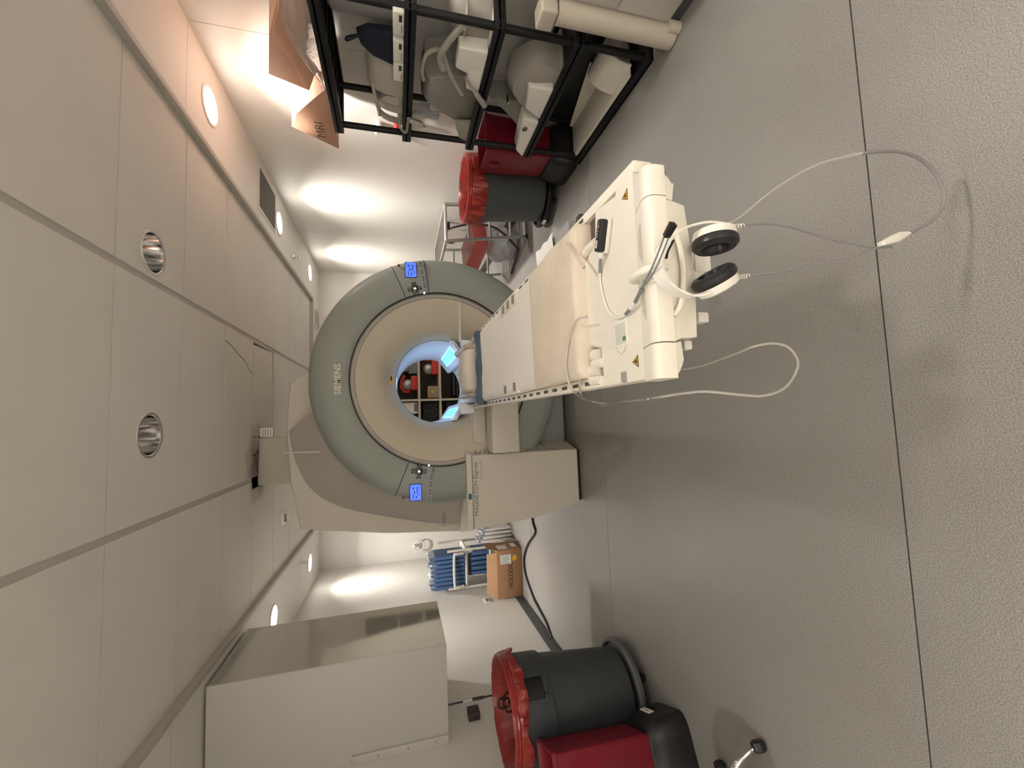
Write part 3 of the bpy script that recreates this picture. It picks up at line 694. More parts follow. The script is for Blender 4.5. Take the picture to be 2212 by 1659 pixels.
# mats, pad, pillow lying on the table
def mat_mesh(name, m, x0, x1, y0, y1, z0, z1, label, cat, wav=.002, over=.0, nx=24, ny=30, seedv=0):
    random.seed(seedv); mb = MB(); top = []
    ph = [random.uniform(0, 6.28) for _ in range(6)]
    for j in range(ny + 1):
        for i in range(nx + 1):
            u, v = i/nx, j/ny; e = min(u, 1-u, v*(y1-y0)/(x1-x0), (1-v)*(y1-y0)/(x1-x0))
            z = z1 + wav*(sin(5*u + ph[0] + 3*v) + .6*sin(13*v + ph[1] + 4*u) + .4*sin(23*u + ph[2])) - .012*max(0, 1 - e/.045)**2
            top.append(mb.bm.verts.new((x0 + (x1-x0)*u + wav*1.2*sin(9*v + ph[3]) * (1 if i in (0, nx) else 0), y0 + (y1-y0)*v + wav*2.2*sin(7*u + ph[4]) * (1 if j in (0, ny) else 0), z)))
    for j in range(ny):
        for i in range(nx): mb.bm.faces.new((top[j*(nx+1)+i], top[j*(nx+1)+i+1], top[(j+1)*(nx+1)+i+1], top[(j+1)*(nx+1)+i]))
    r = bmesh.ops.extrude_face_region(mb.bm, geom=list(mb.bm.faces))
    for v in [g for g in r['geom'] if isinstance(g, bmesh.types.BMVert)]: v.co.z = z0
    bmesh.ops.recalc_face_normals(mb.bm, faces=mb.bm.faces)
    o = mb.build(name, m, angle=60); return tag(o, label, cat) if label else o
mat_mesh('table_mat', M['matcream'], .104, .560, 1.50, 2.66, .886, .931, 'smooth cream mat lying on the table, nearer the scanner', 'mat', .0012, seedv=2)
mat_mesh('table_mat', M['matpink'], .103, .561, 1.115, 1.548, .886, .945, 'tan cloth-covered mat on the table, beside the foot cover', 'mat', .0016, seedv=3)
mb = MB(); rg = []
for i in range(25):
    u = i/24; x = .085 + .47*u
    pr = [(2.632 + .010*sin(11*u), .900), (2.615 + .014*sin(9*u), .928 + .006*sin(17*u)), (2.63 + .01*sin(7*u), .948 + .007*sin(13*u)), (2.68 + .012*sin(8*u), .955 + .006*sin(15*u)), (2.73 + .01*sin(6*u), .94), (2.745, .892)]
    rg.append([(x, y, z) for y, z in pr])
tag(mb.loft(rg).build('blue_sheet', M['navy'], angle=60), 'folded dark blue sheet across the head end of the table', 'sheet')
hr = thing('head_rest', 'beige padded head support at the bore end of the table', 'head rest', (.33, 3.0, .886))
MB().hexa([(.155, 2.80, .888), (.505, 2.80, .888), (.49, 3.36, .888), (.17, 3.36, .888), (.155, 2.80, .922), (.505, 2.80, .922), (.49, 3.36, .965), (.17, 3.36, .965)], .02, 3).build('base_pad', M['disc'], hr)
MB().hexa([(.468, 2.86, .915), (.518, 2.86, .915), (.515, 3.28, .93), (.465, 3.28, .93), (.48, 2.87, .985), (.512, 2.87, 1.0), (.51, 3.27, 1.02), (.475, 3.27, 1.01)], .012, 3).build('side_pad', M['disc'], hr)
MB().hexa([(.145, 2.86, .915), (.195, 2.86, .915), (.195, 3.28, .93), (.145, 3.28, .93), (.15, 2.87, .975), (.18, 2.87, .97), (.18, 3.27, .99), (.15, 3.27, .995)], .012, 3).build('side_pad', M['disc'], hr)
mb = MB(); rg = []; random.seed(21)
for i in range(29):
    u = i/28; x = .178 + .285*u; b = sin(pi*u)**.45
    w = .007*sin(31*u) + .005*sin(57*u + 1) + .003*sin(91*u)
    rg.append([(x, 2.765 + .03*(1-b), .93 - .01*b), (x, 2.752 + .03*(1-b) + w*.6, .948 + .01*b), (x, 2.757 + .03*(1-b) - w*.5, .968 + .018*b + w*.3), (x, 2.79 + w, .985 + .028*b + w*.6), (x, 2.87 + w, 1.0 + .030*b - w), (x, 2.97 - w, 1.0 + .028*b + w), (x, 3.07, .99 + .02*b), (x, 3.10, .972), (x, 3.05, .958), (x, 2.85, .932)])
tag(mb.loft(rg).build('pillow', M['pillow'], angle=70), 'small crumpled white pillow on the head rest before the bore', 'pillow')

# ------------------------------------------------------------------ headset on the nose of the table
hs = thing('headset', 'cream patient headset with black ear cushions hanging from the table foot', 'headphones', tuple(pt(1418, 573, y=.74)))
YH = .722
band = [pt(x, y, y=YH + dy) for x, y, dy in ((1560, 484, -.012), (1530, 481, -.010), (1499, 486, -.006), (1465, 498, 0), (1444, 516, .004), (1427, 545, .008), (1421, 573, .010), (1428, 600, .008), (1452, 626, .003), (1486, 640, 0), (1515, 637, -.006), (1545, 627, -.010), (1585, 612, -.012))]
MB().ribbon(band, (.12, 1, .2), [.012, .014, .026, .030, .032, .030, .026, .014, .012], .0045, 6).build('headband', M['creamw'], hs)
MB().ribbon([pt(x, y, y=YH + .004) for x, y in ((1449, 521), (1437, 545), (1434, 560))], (.12, 1, .2), .018, .003, 4).build('band_pad', M['black'], hs)
def cup(px, py, R, side, n):
    c = pt(px, py, y=YH); mb = MB(); T = Matrix.Translation(c) @ R
    mb.m = T; k = side
    mb.lathe([(.0001, .0), (.030, .0), (.040, .004), (.043, .012), (.043, .022)], (0, 0, 0), 'x', 36).build('ear_cup', M['creamw'], hs)
    mb = MB(); mb.m = T
    mb.lathe([(.043, .020), (.0465, .026), (.046, .036), (.039, .043), (.029, .042), (.024, .034), (.022, .026), (.0001, .025)], (0, 0, 0), 'x', 36).build('ear_cushion', M['black'], hs)
    return c
def aim(n): return Vector((1, 0, 0)).rotation_difference(Vector(n).normalized()).to_matrix().to_4x4()
cup(1541, 496, aim((-1, -.02, -.03)), 1, 'r')
cup(1556, 628, aim((.83, -.06, .52)), -1, 'l')
def coil_spring(a, b, r, turns):
    a, b = Vector(a), Vector(b); d = b - a; u = d.orthogonal().normalized(); w = d.normalized().cross(u); n = turns*8
    return [a + d*(i/n) + (u*cos(2*pi*i/8) + w*sin(2*pi*i/8))*r for i in range(n + 1)]
for p, q in (((1568, 490), (1606, 488)), ((1583, 601), (1617, 596))):
    MB().tube(coil_spring(pt(*p, y=YH - .012), pt(*q, y=YH - .02), .004, 6), .0014, 6).build('strain_relief', M['creamw'], hs)
# ring hook around the nose bar
p = pt(1388, 588, y=.78)
MB().tube([(p.x, .838, .910), (p.x, .832, .930), (p.x, .80, .941), (p.x, .765, .938), (p.x, .747, .922), (p.x, .744, .900)], [.007, .009, .0095, .0095, .009, .007], 14, 5).build('hook', M['creamw'], hs)
# headset tubing: hangs under the table foot down to near the floor
YT = .70
def path(l, y): return [pt(a, b, y=y if len(q) == 0 else q[0]) for a, b, *q in l]
MB().tube(path([(1568, 484), (1600, 468), (1660, 418), (1710, 385), (1760, 358), (1810, 342), (1860, 332)], YT), [.0013, .0016, .002, .003, .0042], 8, 5).build('tube', M['tube'], hs)
MB().tube(path([(1860, 332), (1900, 327), (1945, 328), (1985, 342), (2018, 372), (2036, 408), (2038, 440), (2020, 470), (1992, 490), (1966, 503)], YT), .0042, 10, 5).build('tube', M['tubeg'], hs)
MB().tube(path([(1604, 488), (1640, 484), (1690, 487), (1740, 500), (1790, 516), (1850, 528), (1895, 535), (1925, 534)], YT), .0024, 8, 5).build('tube', M['tubeg'], hs)
MB().tube(path([(1617, 596), (1660, 591), (1710, 583), (1760, 563), (1810, 560), (1850, 552), (1880, 540), (1905, 534), (1925, 533)], YT), .0024, 8, 5).build('tube', M['tubeg'], hs)
mb = MB(); a, b, c, d = [pt(x, y, y=YT) for x, y in ((1912, 517), (1912, 529), (1972, 505), (1962, 500))]
yc = Vector((0, .018, 0))
MB().prism([pt(x, y, y=YT - .008) for x, y in ((1911, 519), (1913, 529), (1948, 520), (1972, 503), (1966, 499), (1945, 500))], yc, .0025).build('tube_connector', M['creamw'], hs)

# ------------------------------------------------------------------ clear tubing from the table down to a loop above the floor
ct = thing('clear_tubing', 'loop of clear tubing draped over the left rail of the table', 'tubing', (.1, 1.1, .9))
zt = .951
A = [pt(1268, 684, z=zt), pt(1250, 688, z=zt), pt(1236, 706, z=zt), pt(1228, 735, z=zt), pt(1223, 775, z=zt), pt(1224, 805, z=zt), pt(1230, 830, z=zt - .005), pt(1243, 849, z=.918), pt(1262, 863, x=.060), pt(1300, 871, x=.045), pt(1350, 867, x=.038), pt(1420, 858, y=1.02), pt(1480, 849, y=.99), pt(1530, 846, y=.97), pt(1600, 853, y=.95), pt(1650, 855, y=.94), pt(1695, 838, y=.93), pt(1720, 802, y=.93), pt(1722, 775, y=.94), pt(1702, 750, y=.95), pt(1670, 742, y=.96), pt(1630, 748, y=.97), pt(1600, 760, y=1.02), pt(1560, 775, y=1.12), pt(1510, 792, y=1.25), pt(1460, 800, y=1.4)]
B = [pt(1275, 800, z=.915), pt(1262, 805, z=.925), pt(1254, 820, z=.925), pt(1252, 838, z=.915), pt(1256, 852, x=.062), pt(1268, 864, x=.055), pt(1300, 876, x=.045), pt(1340, 874, x=.04), pt(1400, 862, y=1.04)]
MB().tube(A, .0036, 8, 6).build('tube', M['tube'], ct)
MB().tube(B, .0036, 8, 6).build('tube', M['tube'], ct)
# tube hooked on the right rail
hk = thing('drain_tube', 'short clear tube bent over the right rail beside the foot cover', 'tubing', (.55, 1.2, .91))
MB().tube([pt(1262, 578, z=.955), pt(1250, 560, z=.957), pt(1240, 545, z=.957), pt(1231, 530, z=.950), pt(1226, 522, z=.930), (.607, 1.245, .88), (.612, 1.25, .80), (.60, 1.27, .70)], .0048, 10, 6).build('tube', M['tube'], hk)
MB().box(.61, .66, 1.24, 1.27, .80, .86, .003).build('clip', M['seam'], hk)

# ------------------------------------------------------------------ pulse sensor on the foot cover
ps = thing('pulse_sensor', 'black wireless sensor unit with white lead and grey clip on foot cover', 'sensor', (.45, .95, .906))
a, b = pt(1309, 474, z=.92), pt(1301, 545, z=.92); ax = (b - a); ang = atan2(ax.y, ax.x); L = ax.length
T = Matrix.Translation((a + b)/2) @ Matrix.Rotation(ang, 4, 'Z')
mb = MB(); mb.m = T; mb.box(-L/2 - .004, L/2 + .003, -.0175, .013, -.0138, .004, .004).build('holder', M['creamw'], ps)
mb = MB(); mb.m = T; mb.box(-L/2, L/2, -.011, .013, -.004, .020, .004).build('unit', M['black'], ps)
u = ps.children[-1]
mb = MB(); mb.m = T; mb.box(L*.16, L*.40, -.005, .006, .0195, .0206).build('label', M['paper'], u)
mb = MB(); mb.m = T
for q in range(4): mb.box(L*.19 + q*.005, L*.19 + q*.005 + .002, -.003, .004, .0204, .0210)
mb.build('print', M['ink'], u)
mb = MB(); mb.m = T; mb.box(-L*.30, -L*.22, -.002, .006, .0195, .0206).build('button', mat('orange_mark', (.55, .2, .06), .5), u)
mb = MB(); mb.m = T
for q in range(3): mb.box(-L*.15 + q*.007, -L*.15 + q*.007 + .003, -.003, .004, .0196, .0204)
mb.build('mark', M['midgrey'], u)
mb = MB(); mb.m = T; mb.box(L/2, L/2 + .014, -.008, .008, .0, .012, .003).build('plug', M['creamw'], ps)
zc = .9105
lead = [pt(1297, 560, z=.918), pt(1296, 580, z=.914), pt(1297, 610, z=zc), pt(1303, 640, z=zc), pt(1312, 668, z=zc), pt(1326, 684, z=zc), pt(1340, 686, z=zc), pt(1352, 678, z=zc + .001)]
MB().tube(lead, .0032, 10, 6).build('lead', M['creamw'], ps)
MB().tube([lead[0], lead[1], pt(1296, 590, z=.913)], .0043, 10, 3).build('sleeve', M['grey'], ps)
s0, s1, s2, s3 = pt(1356, 674, z=.914), pt(1362, 666, z=.917), pt(1372, 652, z=.921), pt(1386, 624, z=.929)
MB().tube([lead[-1], s0, s1, s2, s3], .0044, 10, 4).build('sleeve', M['grey'], ps)
MB().tube([s1, (s1 + s2)/2 + Vector((0, 0, .0)), s2], .0050, 10, 3).build('tape', M['paper'], ps)
e1, e2 = pt(1438, 507, z=.955), pt(1442, 512, z=.955)
MB().tube([s3 + Vector((.001, .001, 0)), pt(1403, 589, z=.938), pt(1417, 558, z=.945), pt(1436, 508, z=.955)], .0017, 8, 5).build('wire', M['grey'], ps)
MB().tube([s3, pt(1409, 593, z=.938), pt(1425, 562, z=.945), pt(1444, 514, z=.955)], .0017, 8, 5).build('wire', M['grey'], ps)
q = (e1 + e2)/2; dirv = (pt(1448, 490, z=.957) - q)
ang = atan2(dirv.y, dirv.x); mb = MB(); mb.m = Matrix.Translation(q) @ Matrix.Rotation(ang, 4, 'Z')
mb.hexa([(-.002, -.006, -.006), (.026, -.008, -.006), (.026, .006, -.006), (-.002, .006, -.006), (-.002, -.006, .006), (.03, -.006, .008), (.026, .006, .006), (-.002, .006, .006)], .0015).build('clip', M['black'], ps)

# ------------------------------------------------------------------ cushion beyond the table
cu = thing('step_cushion', 'grey foam step with white towel beyond the right side of the table', 'cushion', (1.0, 2.45, 0))
MB().box(.945, 1.13, 2.20, 2.68, 0, .475, .012).build('foam', M['midgrey'], cu)
mb = MB(); rg = []
for i in range(13):
    u = i/12; y = 2.40 + .32*u; w = .008*sin(14*u)
    rg.append([(.925 + w, y, .33 + .03*sin(9*u)), (.935 + w, y, .478), (.98, y, .488 + .004*sin(20*u)), (1.13 + w, y + .03, .490), (1.148 + w, y + .03, .480)])
mb.loft(rg, closed=False).build('towel', M['paper'], cu, angle=70)
MB().box(.955, 1.03, 2.11, 2.19, 0, .50, .006).build('black_post', M['seam'], cu)

# ------------------------------------------------------------------ rack on the right
RX0, RX1, RY0, RY1 = 2.0, 2.385, 1.965, 2.99
rk = thing('storage_rack', 'black five-tier plastic storage rack against the right wall', 'rack', (2.2, 2.48, 0))
LV = [.0, .445, .895, 1.35, 1.80]
for (x, y) in ((RX0 + .05, RY1 - .03), (RX0 + .05, RY0 + .045), (RX1 - .05, RY1 - .03), (RX1 - .05, RY0 + .045)):
    for a, b in zip(LV, LV[1:]): MB().cyl((x, y, a + .03), .021, b - a - .03, n=16).build('post', M['rack'], rk)
for z in LV:
    s = MB().box(RX0, RX1, RY0, RY1, z, z + .014, .002).build('shelf', M['rack'], rk)
    r = MB()
    r.box(RX0, RX0 + .035, RY0, RY1, z - .026 if z else .0, z + .034, .005).box(RX1 - .035, RX1, RY0, RY1, z - .026 if z else 0, z + .034, .005)
    r.box(RX0 + .035, RX1 - .035, RY0, RY0 + .035, z - .026 if z else 0, z + .034, .005).box(RX0 + .035, RX1 - .035, RY1 - .035, RY1, z - .026 if z else 0, z + .034, .005)
    r.build('shelf_rim', M['rack'], s)
    q = MB()
    for k in range(7): q.box(RX0 + .035, RX1 - .035, RY0 + .12 + k*.12, RY0 + .135 + k*.12, z - .015 if z else 0.0, z)
    q.build('shelf_rib', M['rack'], s)
def SH(i): return LV[i] + .0145

# foam wedges on top
w1 = thing('foam_wedge', 'peach foam wedge marked MRI in black pen on top of the rack', 'wedge', (2.2, 3.0, SH(4)), 'foam wedges on the rack')
f1 = MB().hexa([(2.03, 3.22, 1.836), (2.03, 2.62, 1.836), (2.36, 2.62, 1.836), (2.36, 3.16, 1.836), (2.03, 3.03, 2.115), (2.04, 2.90, 2.06), (2.36, 2.90, 2.06), (2.36, 3.03, 2.11)], .004).build('foam', M['foam'], w1)
text('pen_lettering', 'MRI', M['ink'], (2.0275, 3.105, 1.905), .088, w1, rot=(pi/2, 0, -pi/2), ext=.0006, bold=-.002, width=.15)
w2 = thing('foam_wedge', 'large peach foam wedge nearer the camera, wrapped in plastic, on the rack', 'wedge', (2.2, 2.4, SH(4)), 'foam wedges on the rack')
P2 = [pt(x, y, x=2.06) for x, y in ((668, 196), (580, 160), (581, 80), (597, 0), (602, -30))] + [Vector((2.06, 1.985, 1.836))]
f2 = MB().prism(P2, (.27, 0, 0), .003).build('foam', M['foam'], w2)
MB().prism([pt(x, y, x=2.045) for x, y in ((588, 76), (668, 196), (684, 150), (610, 30), (603, 0))], (.016, 0, 0), .002).build('facing', M['foam'], w2)
bw = thing('bubble_wrap', 'crumpled clear plastic bag lying over the near foam wedge', 'plastic bag', (2.02, 2.3, SH(4)))
random.seed(5); mb = MB(); rg = []
for j in range(9):
    a = j/8; y = 2.02 + .62*a; h = .17*sin(pi*min(1, a*.8 + .2))*(1 - .5*a)
    rg.append([(2.018 + random.uniform(-.008, .012), y + random.uniform(-.015, .015), 1.838 + h*k/4 + random.uniform(-.008, .008)*(k > 0)) for k in range(5)])
mb.loft(rg, closed=False).build('sheet', M['wrap'], bw, angle=20)

# objects on the 1.35 shelf
def loft_shell(name, m, parent, secs, angle=50):
    return MB().loft(secs).build(name, m, parent, angle)
tb = thing('grey_tub', 'upturned grey plastic tub on the second shelf from the top', 'tub', (2.2, 2.13, SH(3)))
MB().lathe([(.0001, .40), (.095, .40), (.115, .385), (.12, .35), (.122, 0)], (2.25, 2.14, SH(3)), n=32).build('body', M['midgrey'], tb)
MB().torus((2.25, 2.14, SH(3) + .01), .122, .008, 'z', 32, 8).build('rim', M['midgrey'], tb)
nb = thing('navy_bag', 'dark navy fabric bag slumped on the second shelf from the top', 'bag', (2.15, 2.32, SH(3)))
MB().loft([[(2.06, 2.20, 1.366), (2.12, 2.20, 1.366), (2.20, 2.30, 1.366), (2.20, 2.375, 1.366), (2.06, 2.38, 1.366)], [(2.05, 2.20, 1.45), (2.12, 2.20, 1.46), (2.19, 2.30, 1.47), (2.19, 2.37, 1.47), (2.05, 2.38, 1.44)], [(2.06, 2.21, 1.55), (2.12, 2.21, 1.57), (2.16, 2.27, 1.58), (2.16, 2.34, 1.59), (2.07, 2.36, 1.55)], [(2.08, 2.24, 1.61), (2.11, 2.24, 1.63), (2.13, 2.27, 1.63), (2.13, 2.31, 1.63), (2.09, 2.32, 1.61)]]).build('body', M['darknavy'], nb, 70)
MB().tube([(2.09, 2.26, 1.61), (2.07, 2.29, 1.68), (2.11, 2.31, 1.68), (2.12, 2.29, 1.61)], .006, 8, 5).build('strap', M['darknavy'], nb)
# head coil: domed cage with windows
hc = thing('head_coil', 'grey-white head coil cage with curved windows on second shelf', 'coil', (2.19, 2.67, SH(3)))
def arch(y, w, h, z0, t):                      # half ring cross-section
    o, i = [], []
    for k in range(13):
        a = pi*k/12; sx = abs(cos(a))**.75*(1 if cos(a) > 0 else -1)
        o.append((2.205 + w*sx, y, z0 + h*sin(a)**.8 if sin(a) > 1e-6 else z0)); i.append((2.205 + (w-t)*sx, y, z0 + (h-t)*sin(a)**.8 if sin(a) > 1e-6 else z0))
    return o + i[::-1]
zb = SH(3)
M['coil_l'] = mat('pale_coil', (.50, .47, .42), .4)
dome = [(2.39, .10, .19), (2.42, .12, .225), (2.55, .128, .24), (2.665, .126, .236)]
MB().loft([arch(y, w, h, zb, .02) for y, w, h in dome]).build('rear_shell', M['coil_l'], hc)
for ya, yb in ((2.775, 2.825), (2.89, 2.93)):
    MB().loft([arch(ya, .122, .232 - (ya - 2.6)*.12, zb, .022), arch(yb, .120, .232 - (yb - 2.6)*.12, zb, .022)]).build('cage_ring', M['coil_l'], hc)
for a in (0.02, .36, .5, .64, .98):
    pts = []
    for y in (2.64, 2.72, 2.82, 2.92):
        w, h = .112, .222 - (y - 2.6)*.12 if y > 2.6 else .222
        an = pi*a; sx = abs(cos(an))**.75*(1 if cos(an) > 0 else -1); pts.append((2.205 + w*sx, y, zb + .012 + (h - .012)*max(0, sin(an))**.8))
    MB().ribbon(pts, (0, 0, 1) if a in (.02, .98) else (1, 0, 0), .058 if a not in (.02, .98) else .024, .016, 3).build('cage_bar', M['coil_l'], hc)
MB().box(2.10, 2.31, 2.40, 2.92, zb, zb + .014, .004).build('base', M['coil_l'], hc)
for k, (y0, y1, lab) in enumerate(((2.0, 2.13, 'pale labelled tray front at the near end of the second shelf'), (2.165, 2.30, 'pale labelled tray front with a dark latch in the middle of the second shelf'), (2.31, 2.44, 'pale labelled tray front beside the head coil cage'))):
    tp = thing('label_tray', lab, 'tray', (2.03, (y0 + y1)/2, SH(3)))
    MB().box(2.006, 2.045, y0, y1, SH(3) + .02, SH(3) + .075, .003).build('body', M['creamw'], tp)
    MB().box(2.0035, 2.0065, y0 + .015, y0 + .05, SH(3) + .03, SH(3) + .045).build('latch', M['seam'], tp)
    MB().box(2.0035, 2.0065, y1 - .06, y1 - .015, SH(3) + .028, SH(3) + .034).build('print', M['midgrey'], tp)
def plug_lead(name, label, pts, a, b, r=.007, w=.02):
    t = thing(name, label, 'cable', tuple(pts[0]))
    MB().tube(pts, r, 10, 6).build('lead', M['coil'], t)
    a, b = Vector(a), Vector(b); d = (b - a); up = Vector((-.35, .1, 1)).normalized(); s1 = d.cross(up).normalized()
    u2 = s1.cross(d).normalized()
    MB().hexa([a - s1*w - u2*w*.6, a + s1*w - u2*w*.6, a + s1*w + u2*w*.6, a - s1*w + u2*w*.6, b - s1*w*1.15 - u2*w*.7, b + s1*w*1.15 - u2*w*.7, b + s1*w*1.15 + u2*w*.7, b - s1*w*1.15 + u2*w*.7], .004).build('plug', M['coil'], t)
    e = d.normalized()
    for k in (-1, 1): MB().tube([b + s1*w*k*.7, b + s1*w*k*.7 + e*.018], .004, 6).build('pin', M['seam'], t)
plug_lead('coil_lead', 'grey coil lead with square plug hanging from the second shelf', [(2.06, 2.78, 1.41), (1.995, 2.83, 1.40), (1.985, 2.86, 1.36), pt(882, 255, x=1.985)], pt(884, 258, x=1.985), pt(912, 270, x=1.985), .008, .022)

# objects on the .9 shelf
zb = SH(2)
nc = thing('neck_coil', 'olive-grey moulded neck coil with oval opening on the middle shelf', 'coil', (2.19, 2.6, zb))
def sec(y, x0, x1, z0, z1, r=.03, n=6):
    out = []
    for (cx, cz, a) in ((x1 - r, z1 - r, 0), (x0 + r, z1 - r, pi/2), (x0 + r, z0 + .004, pi), (x1 - r, z0 + .004, 1.5*pi)):
        for k in range(n):
            t = a + (pi/2)*k/(n-1); rr = r if cz > z0 + .01 else .004
            out.append((cx + rr*cos(t), y, cz + rr*sin(t)))
    return out
shell = MB().loft([sec(2.40, 2.07, 2.33, zb, zb + .20), sec(2.44, 2.05, 2.34, zb, zb + .345, .05), sec(2.60, 2.05, 2.34, zb, zb + .36, .06), sec(2.66, 2.055, 2.33, zb, zb + .33, .06), sec(2.72, 2.06, 2.33, zb, zb + .25, .05), sec(2.80, 2.07, 2.32, zb, zb + .13, .04), sec(2.93, 2.08, 2.30, zb, zb + .09, .03)]).build('shell', M['coild'], nc, 45)
MB().lathe([(.0001, 0), (1, 0)], (0, 0, 0), 'z', 28)
mb = MB(); mb.m = Matrix.Translation((2.115, 2.735, zb + .245)) @ Matrix.Rotation(radians(58), 4, 'X') @ Matrix.Rotation(radians(-18), 4, 'Y') @ Matrix.Diagonal((.035, .06, 1, 1))
mb.lathe([(1.15, -.02), (1.15, .012), (1.0, .014), (.9, -.02)], (0, 0, 0), 'z', 28).build('opening_rim', M['coil'], nc)
mb = MB(); mb.m = Matrix.Translation((2.115, 2.735, zb + .247)) @ Matrix.Rotation(radians(58), 4, 'X') @ Matrix.Rotation(radians(-18), 4, 'Y') @ Matrix.Diagonal((.035, .06, 1, 1))
mb.lathe([(.0001, .004), (.95, .004)], (0, 0, 0), 'z', 28).build('opening', M['white'], nc)
MB().hexa([(2.03, 2.74, zb + .005), (2.06, 2.74, zb + .005), (2.06, 2.95, zb + .005), (2.03, 2.95, zb + .005), (2.045, 2.76, zb + .12), (2.06, 2.76, zb + .12), (2.06, 2.93, zb + .075), (2.045, 2.93, zb + .075)], .004).build('cheek', M['coil'], nc)
MB().tube([pt(915, 172, x=2.04), pt(912, 150, x=2.03), pt(920, 120, x=2.04), pt(938, 108, x=2.06), pt(955, 112, x=2.04), pt(965, 140, x=2.02), pt(975, 165, x=2.01), pt(998, 205, x=2.0)], .012, 10, 5).build('lead', M['coil'], nc)
MB().tube([pt(1010, 40, x=2.07), pt(985, 70, x=2.03), pt(962, 100, x=2.02), pt(950, 125, x=2.02), pt(958, 150, x=2.01)], .018, 10, 5).build('lead', M['coil'], nc)
bxs = thing('coil_box', 'pair of joined pale plastic blocks on the front of the middle shelf', 'coil', (2.06, 2.2, zb))
MB().hexa([(2.008, 2.13, zb + .02), (2.10, 2.13, zb + .02), (2.10, 2.34, zb + .02), (2.008, 2.34, zb + .02), (2.012, 2.14, zb + .185), (2.09, 2.14, zb + .185), (2.09, 2.28, zb + .185), (2.012, 2.28, zb + .185)], .01, 3).build('block', M['creamw'], bxs)
MB().hexa([(2.006, 2.26, zb + .02), (2.08, 2.26, zb + .02), (2.08, 2.45, zb + .02), (2.006, 2.44, zb + .02), (2.01, 2.26, zb + .115), (2.07, 2.26, zb + .115), (2.07, 2.42, zb + .105), (2.01, 2.42, zb + .105)], .012, 3).build('block', M['creamw'], bxs)
bo2 = thing('helmet_coil', 'pale rounded helmet-shaped coil at the near end of the middle shelf', 'coil', (2.2, 2.07, zb))
MB().lathe([(.13, .0), (.135, .06), (.13, .14), (.11, .20), (.07, .235), (.0001, .25)], (2.22, 2.12, zb), n=32).build('shell', M['coil'], bo2)
MB().lathe([(.09, .155), (.05, .16), (.0001, .162)], (2.14, 2.09, zb), 'z', 24).build('boss', M['creamw'], bo2)
MB().box(2.05, 2.36, 2.005, 2.24, zb, zb + .02, .006).build('base', M['creamw'], bo2)
plug_lead('coil_lead', 'pale coil lead with rectangular plug hanging from the middle shelf', [pt(1006, 168, x=2.004), pt(1014, 182, x=1.998), pt(1024, 198, x=1.985)], pt(1027, 200, x=1.985), pt(1046, 226, x=1.985), .008, .024)

# objects on the .445 shelf
zb = SH(1)
ch = thing('chest_coil', 'pale curved coil half-shell with metal catch on the fourth shelf', 'coil', (2.15, 2.38, zb))
mb = MB(); rg = []
for k in range(9):
    a = k/8; y = 2.20 + .38*a; h = .30*(1 - (2*a - 1)**2*.55)
    rg.append([(2.05, y, zb), (2.045, y, zb + h*.5), (2.07, y, zb + h*.85), (2.13, y, zb + h), (2.24, y, zb + h*.95), (2.28, y, zb + h*.5), (2.28, y, zb)])
mb.loft(rg).build('shell', M['coil'], ch, 40)
MB().hexa([(2.006, 2.30, zb + .02), (2.09, 2.30, zb + .02), (2.09, 2.585, zb + .02), (2.006, 2.58, zb + .02), (2.02, 2.33, zb + .18), (2.08, 2.33, zb + .18), (2.08, 2.52, zb + .14), (2.02, 2.52, zb + .14)], .014, 3).build('front_block', M['creamw'], ch)
MB().cyl((2.03, 2.50, zb + .26), .012, .05, 'x', 14).build('catch', M['steel'], ch)
MB().box(2.04, 2.30, 2.18, 2.59, zb, zb + .018, .004).build('base', M['coil'], ch)
fx = thing('knee_coil', 'pale moulded coil base with dark dot at the far end of the fourth shelf', 'coil', (2.12, 2.8, zb))
MB().hexa([(2.004, 2.60, zb + .018), (2.15, 2.60, zb + .018), (2.15, 3.03, zb + .018), (2.004, 3.0, zb + .018), (2.03, 2.62, zb + .13), (2.15, 2.62, zb + .13), (2.15, 2.99, zb + .085), (2.03, 2.96, zb + .085)], .012, 3).build('block', M['creamw'], fx)
mb = MB(); rg = []
for k in range(9):
    a = k/8; y = 2.62 + .30*a; rg.append([(2.16, y, zb), (2.15, y, zb + .30*(1 - a)**1.4 + .06), (2.19, y, zb + .32*(1-a)**1.4 + .07), (2.28, y, zb + .30*(1 - a)**1.4 + .06), (2.30, y, zb)])
mb.loft(rg).build('shell', M['coild'], fx, 40)
mb = MB(); mb.m = Matrix.Translation((2.017, 2.70, zb + .088)) @ Matrix.Rotation(radians(-13), 4, 'Y'); mb.cyl((-.004, 0, 0), .02, .006, 'x', 18).build('dot', M['inkg'], fx)
# bottom shelf
bc = thing('spine_coil', 'cream curved spine coil board on the bottom shelf', 'coil', (2.18, 2.5, SH(0)))
zb = .036
MB().prism([(2.04, 2.14, zb), (2.30, 2.14, zb), (2.30, 2.97, zb), (2.04, 2.97, zb)], (0, 0, .024), .006).build('board', M['cream'], bc)
mb = MB(); rg = []
for y in (2.10, 2.34):
    rg.append([(2.19 + .115*cos(pi*k/14), y + .0*k, zb + .02 + .17*sin(pi*k/14)) for k in range(15)] + [(2.19 + .105*cos(pi*k/14), y, zb + .02 + .16*sin(pi*k/14)) for k in range(14, -1, -1)])
mb.loft(rg).build('arch', M['cream'], bc, 40)
MB().hexa([(2.29, 2.36, zb + .02), (2.305, 2.36, zb + .02), (2.305, 2.96, zb + .02), (2.29, 2.96, zb + .02), (2.29, 2.36, zb + .16), (2.305, 2.36, zb + .16), (2.305, 2.96, zb + .05), (2.29, 2.96, zb + .05)], .004).build('side_wall', M['cream'], bc)
dr = thing('dark_case', 'black case standing at the back of the bottom shelf', 'case', (2.34, 2.5, .036))
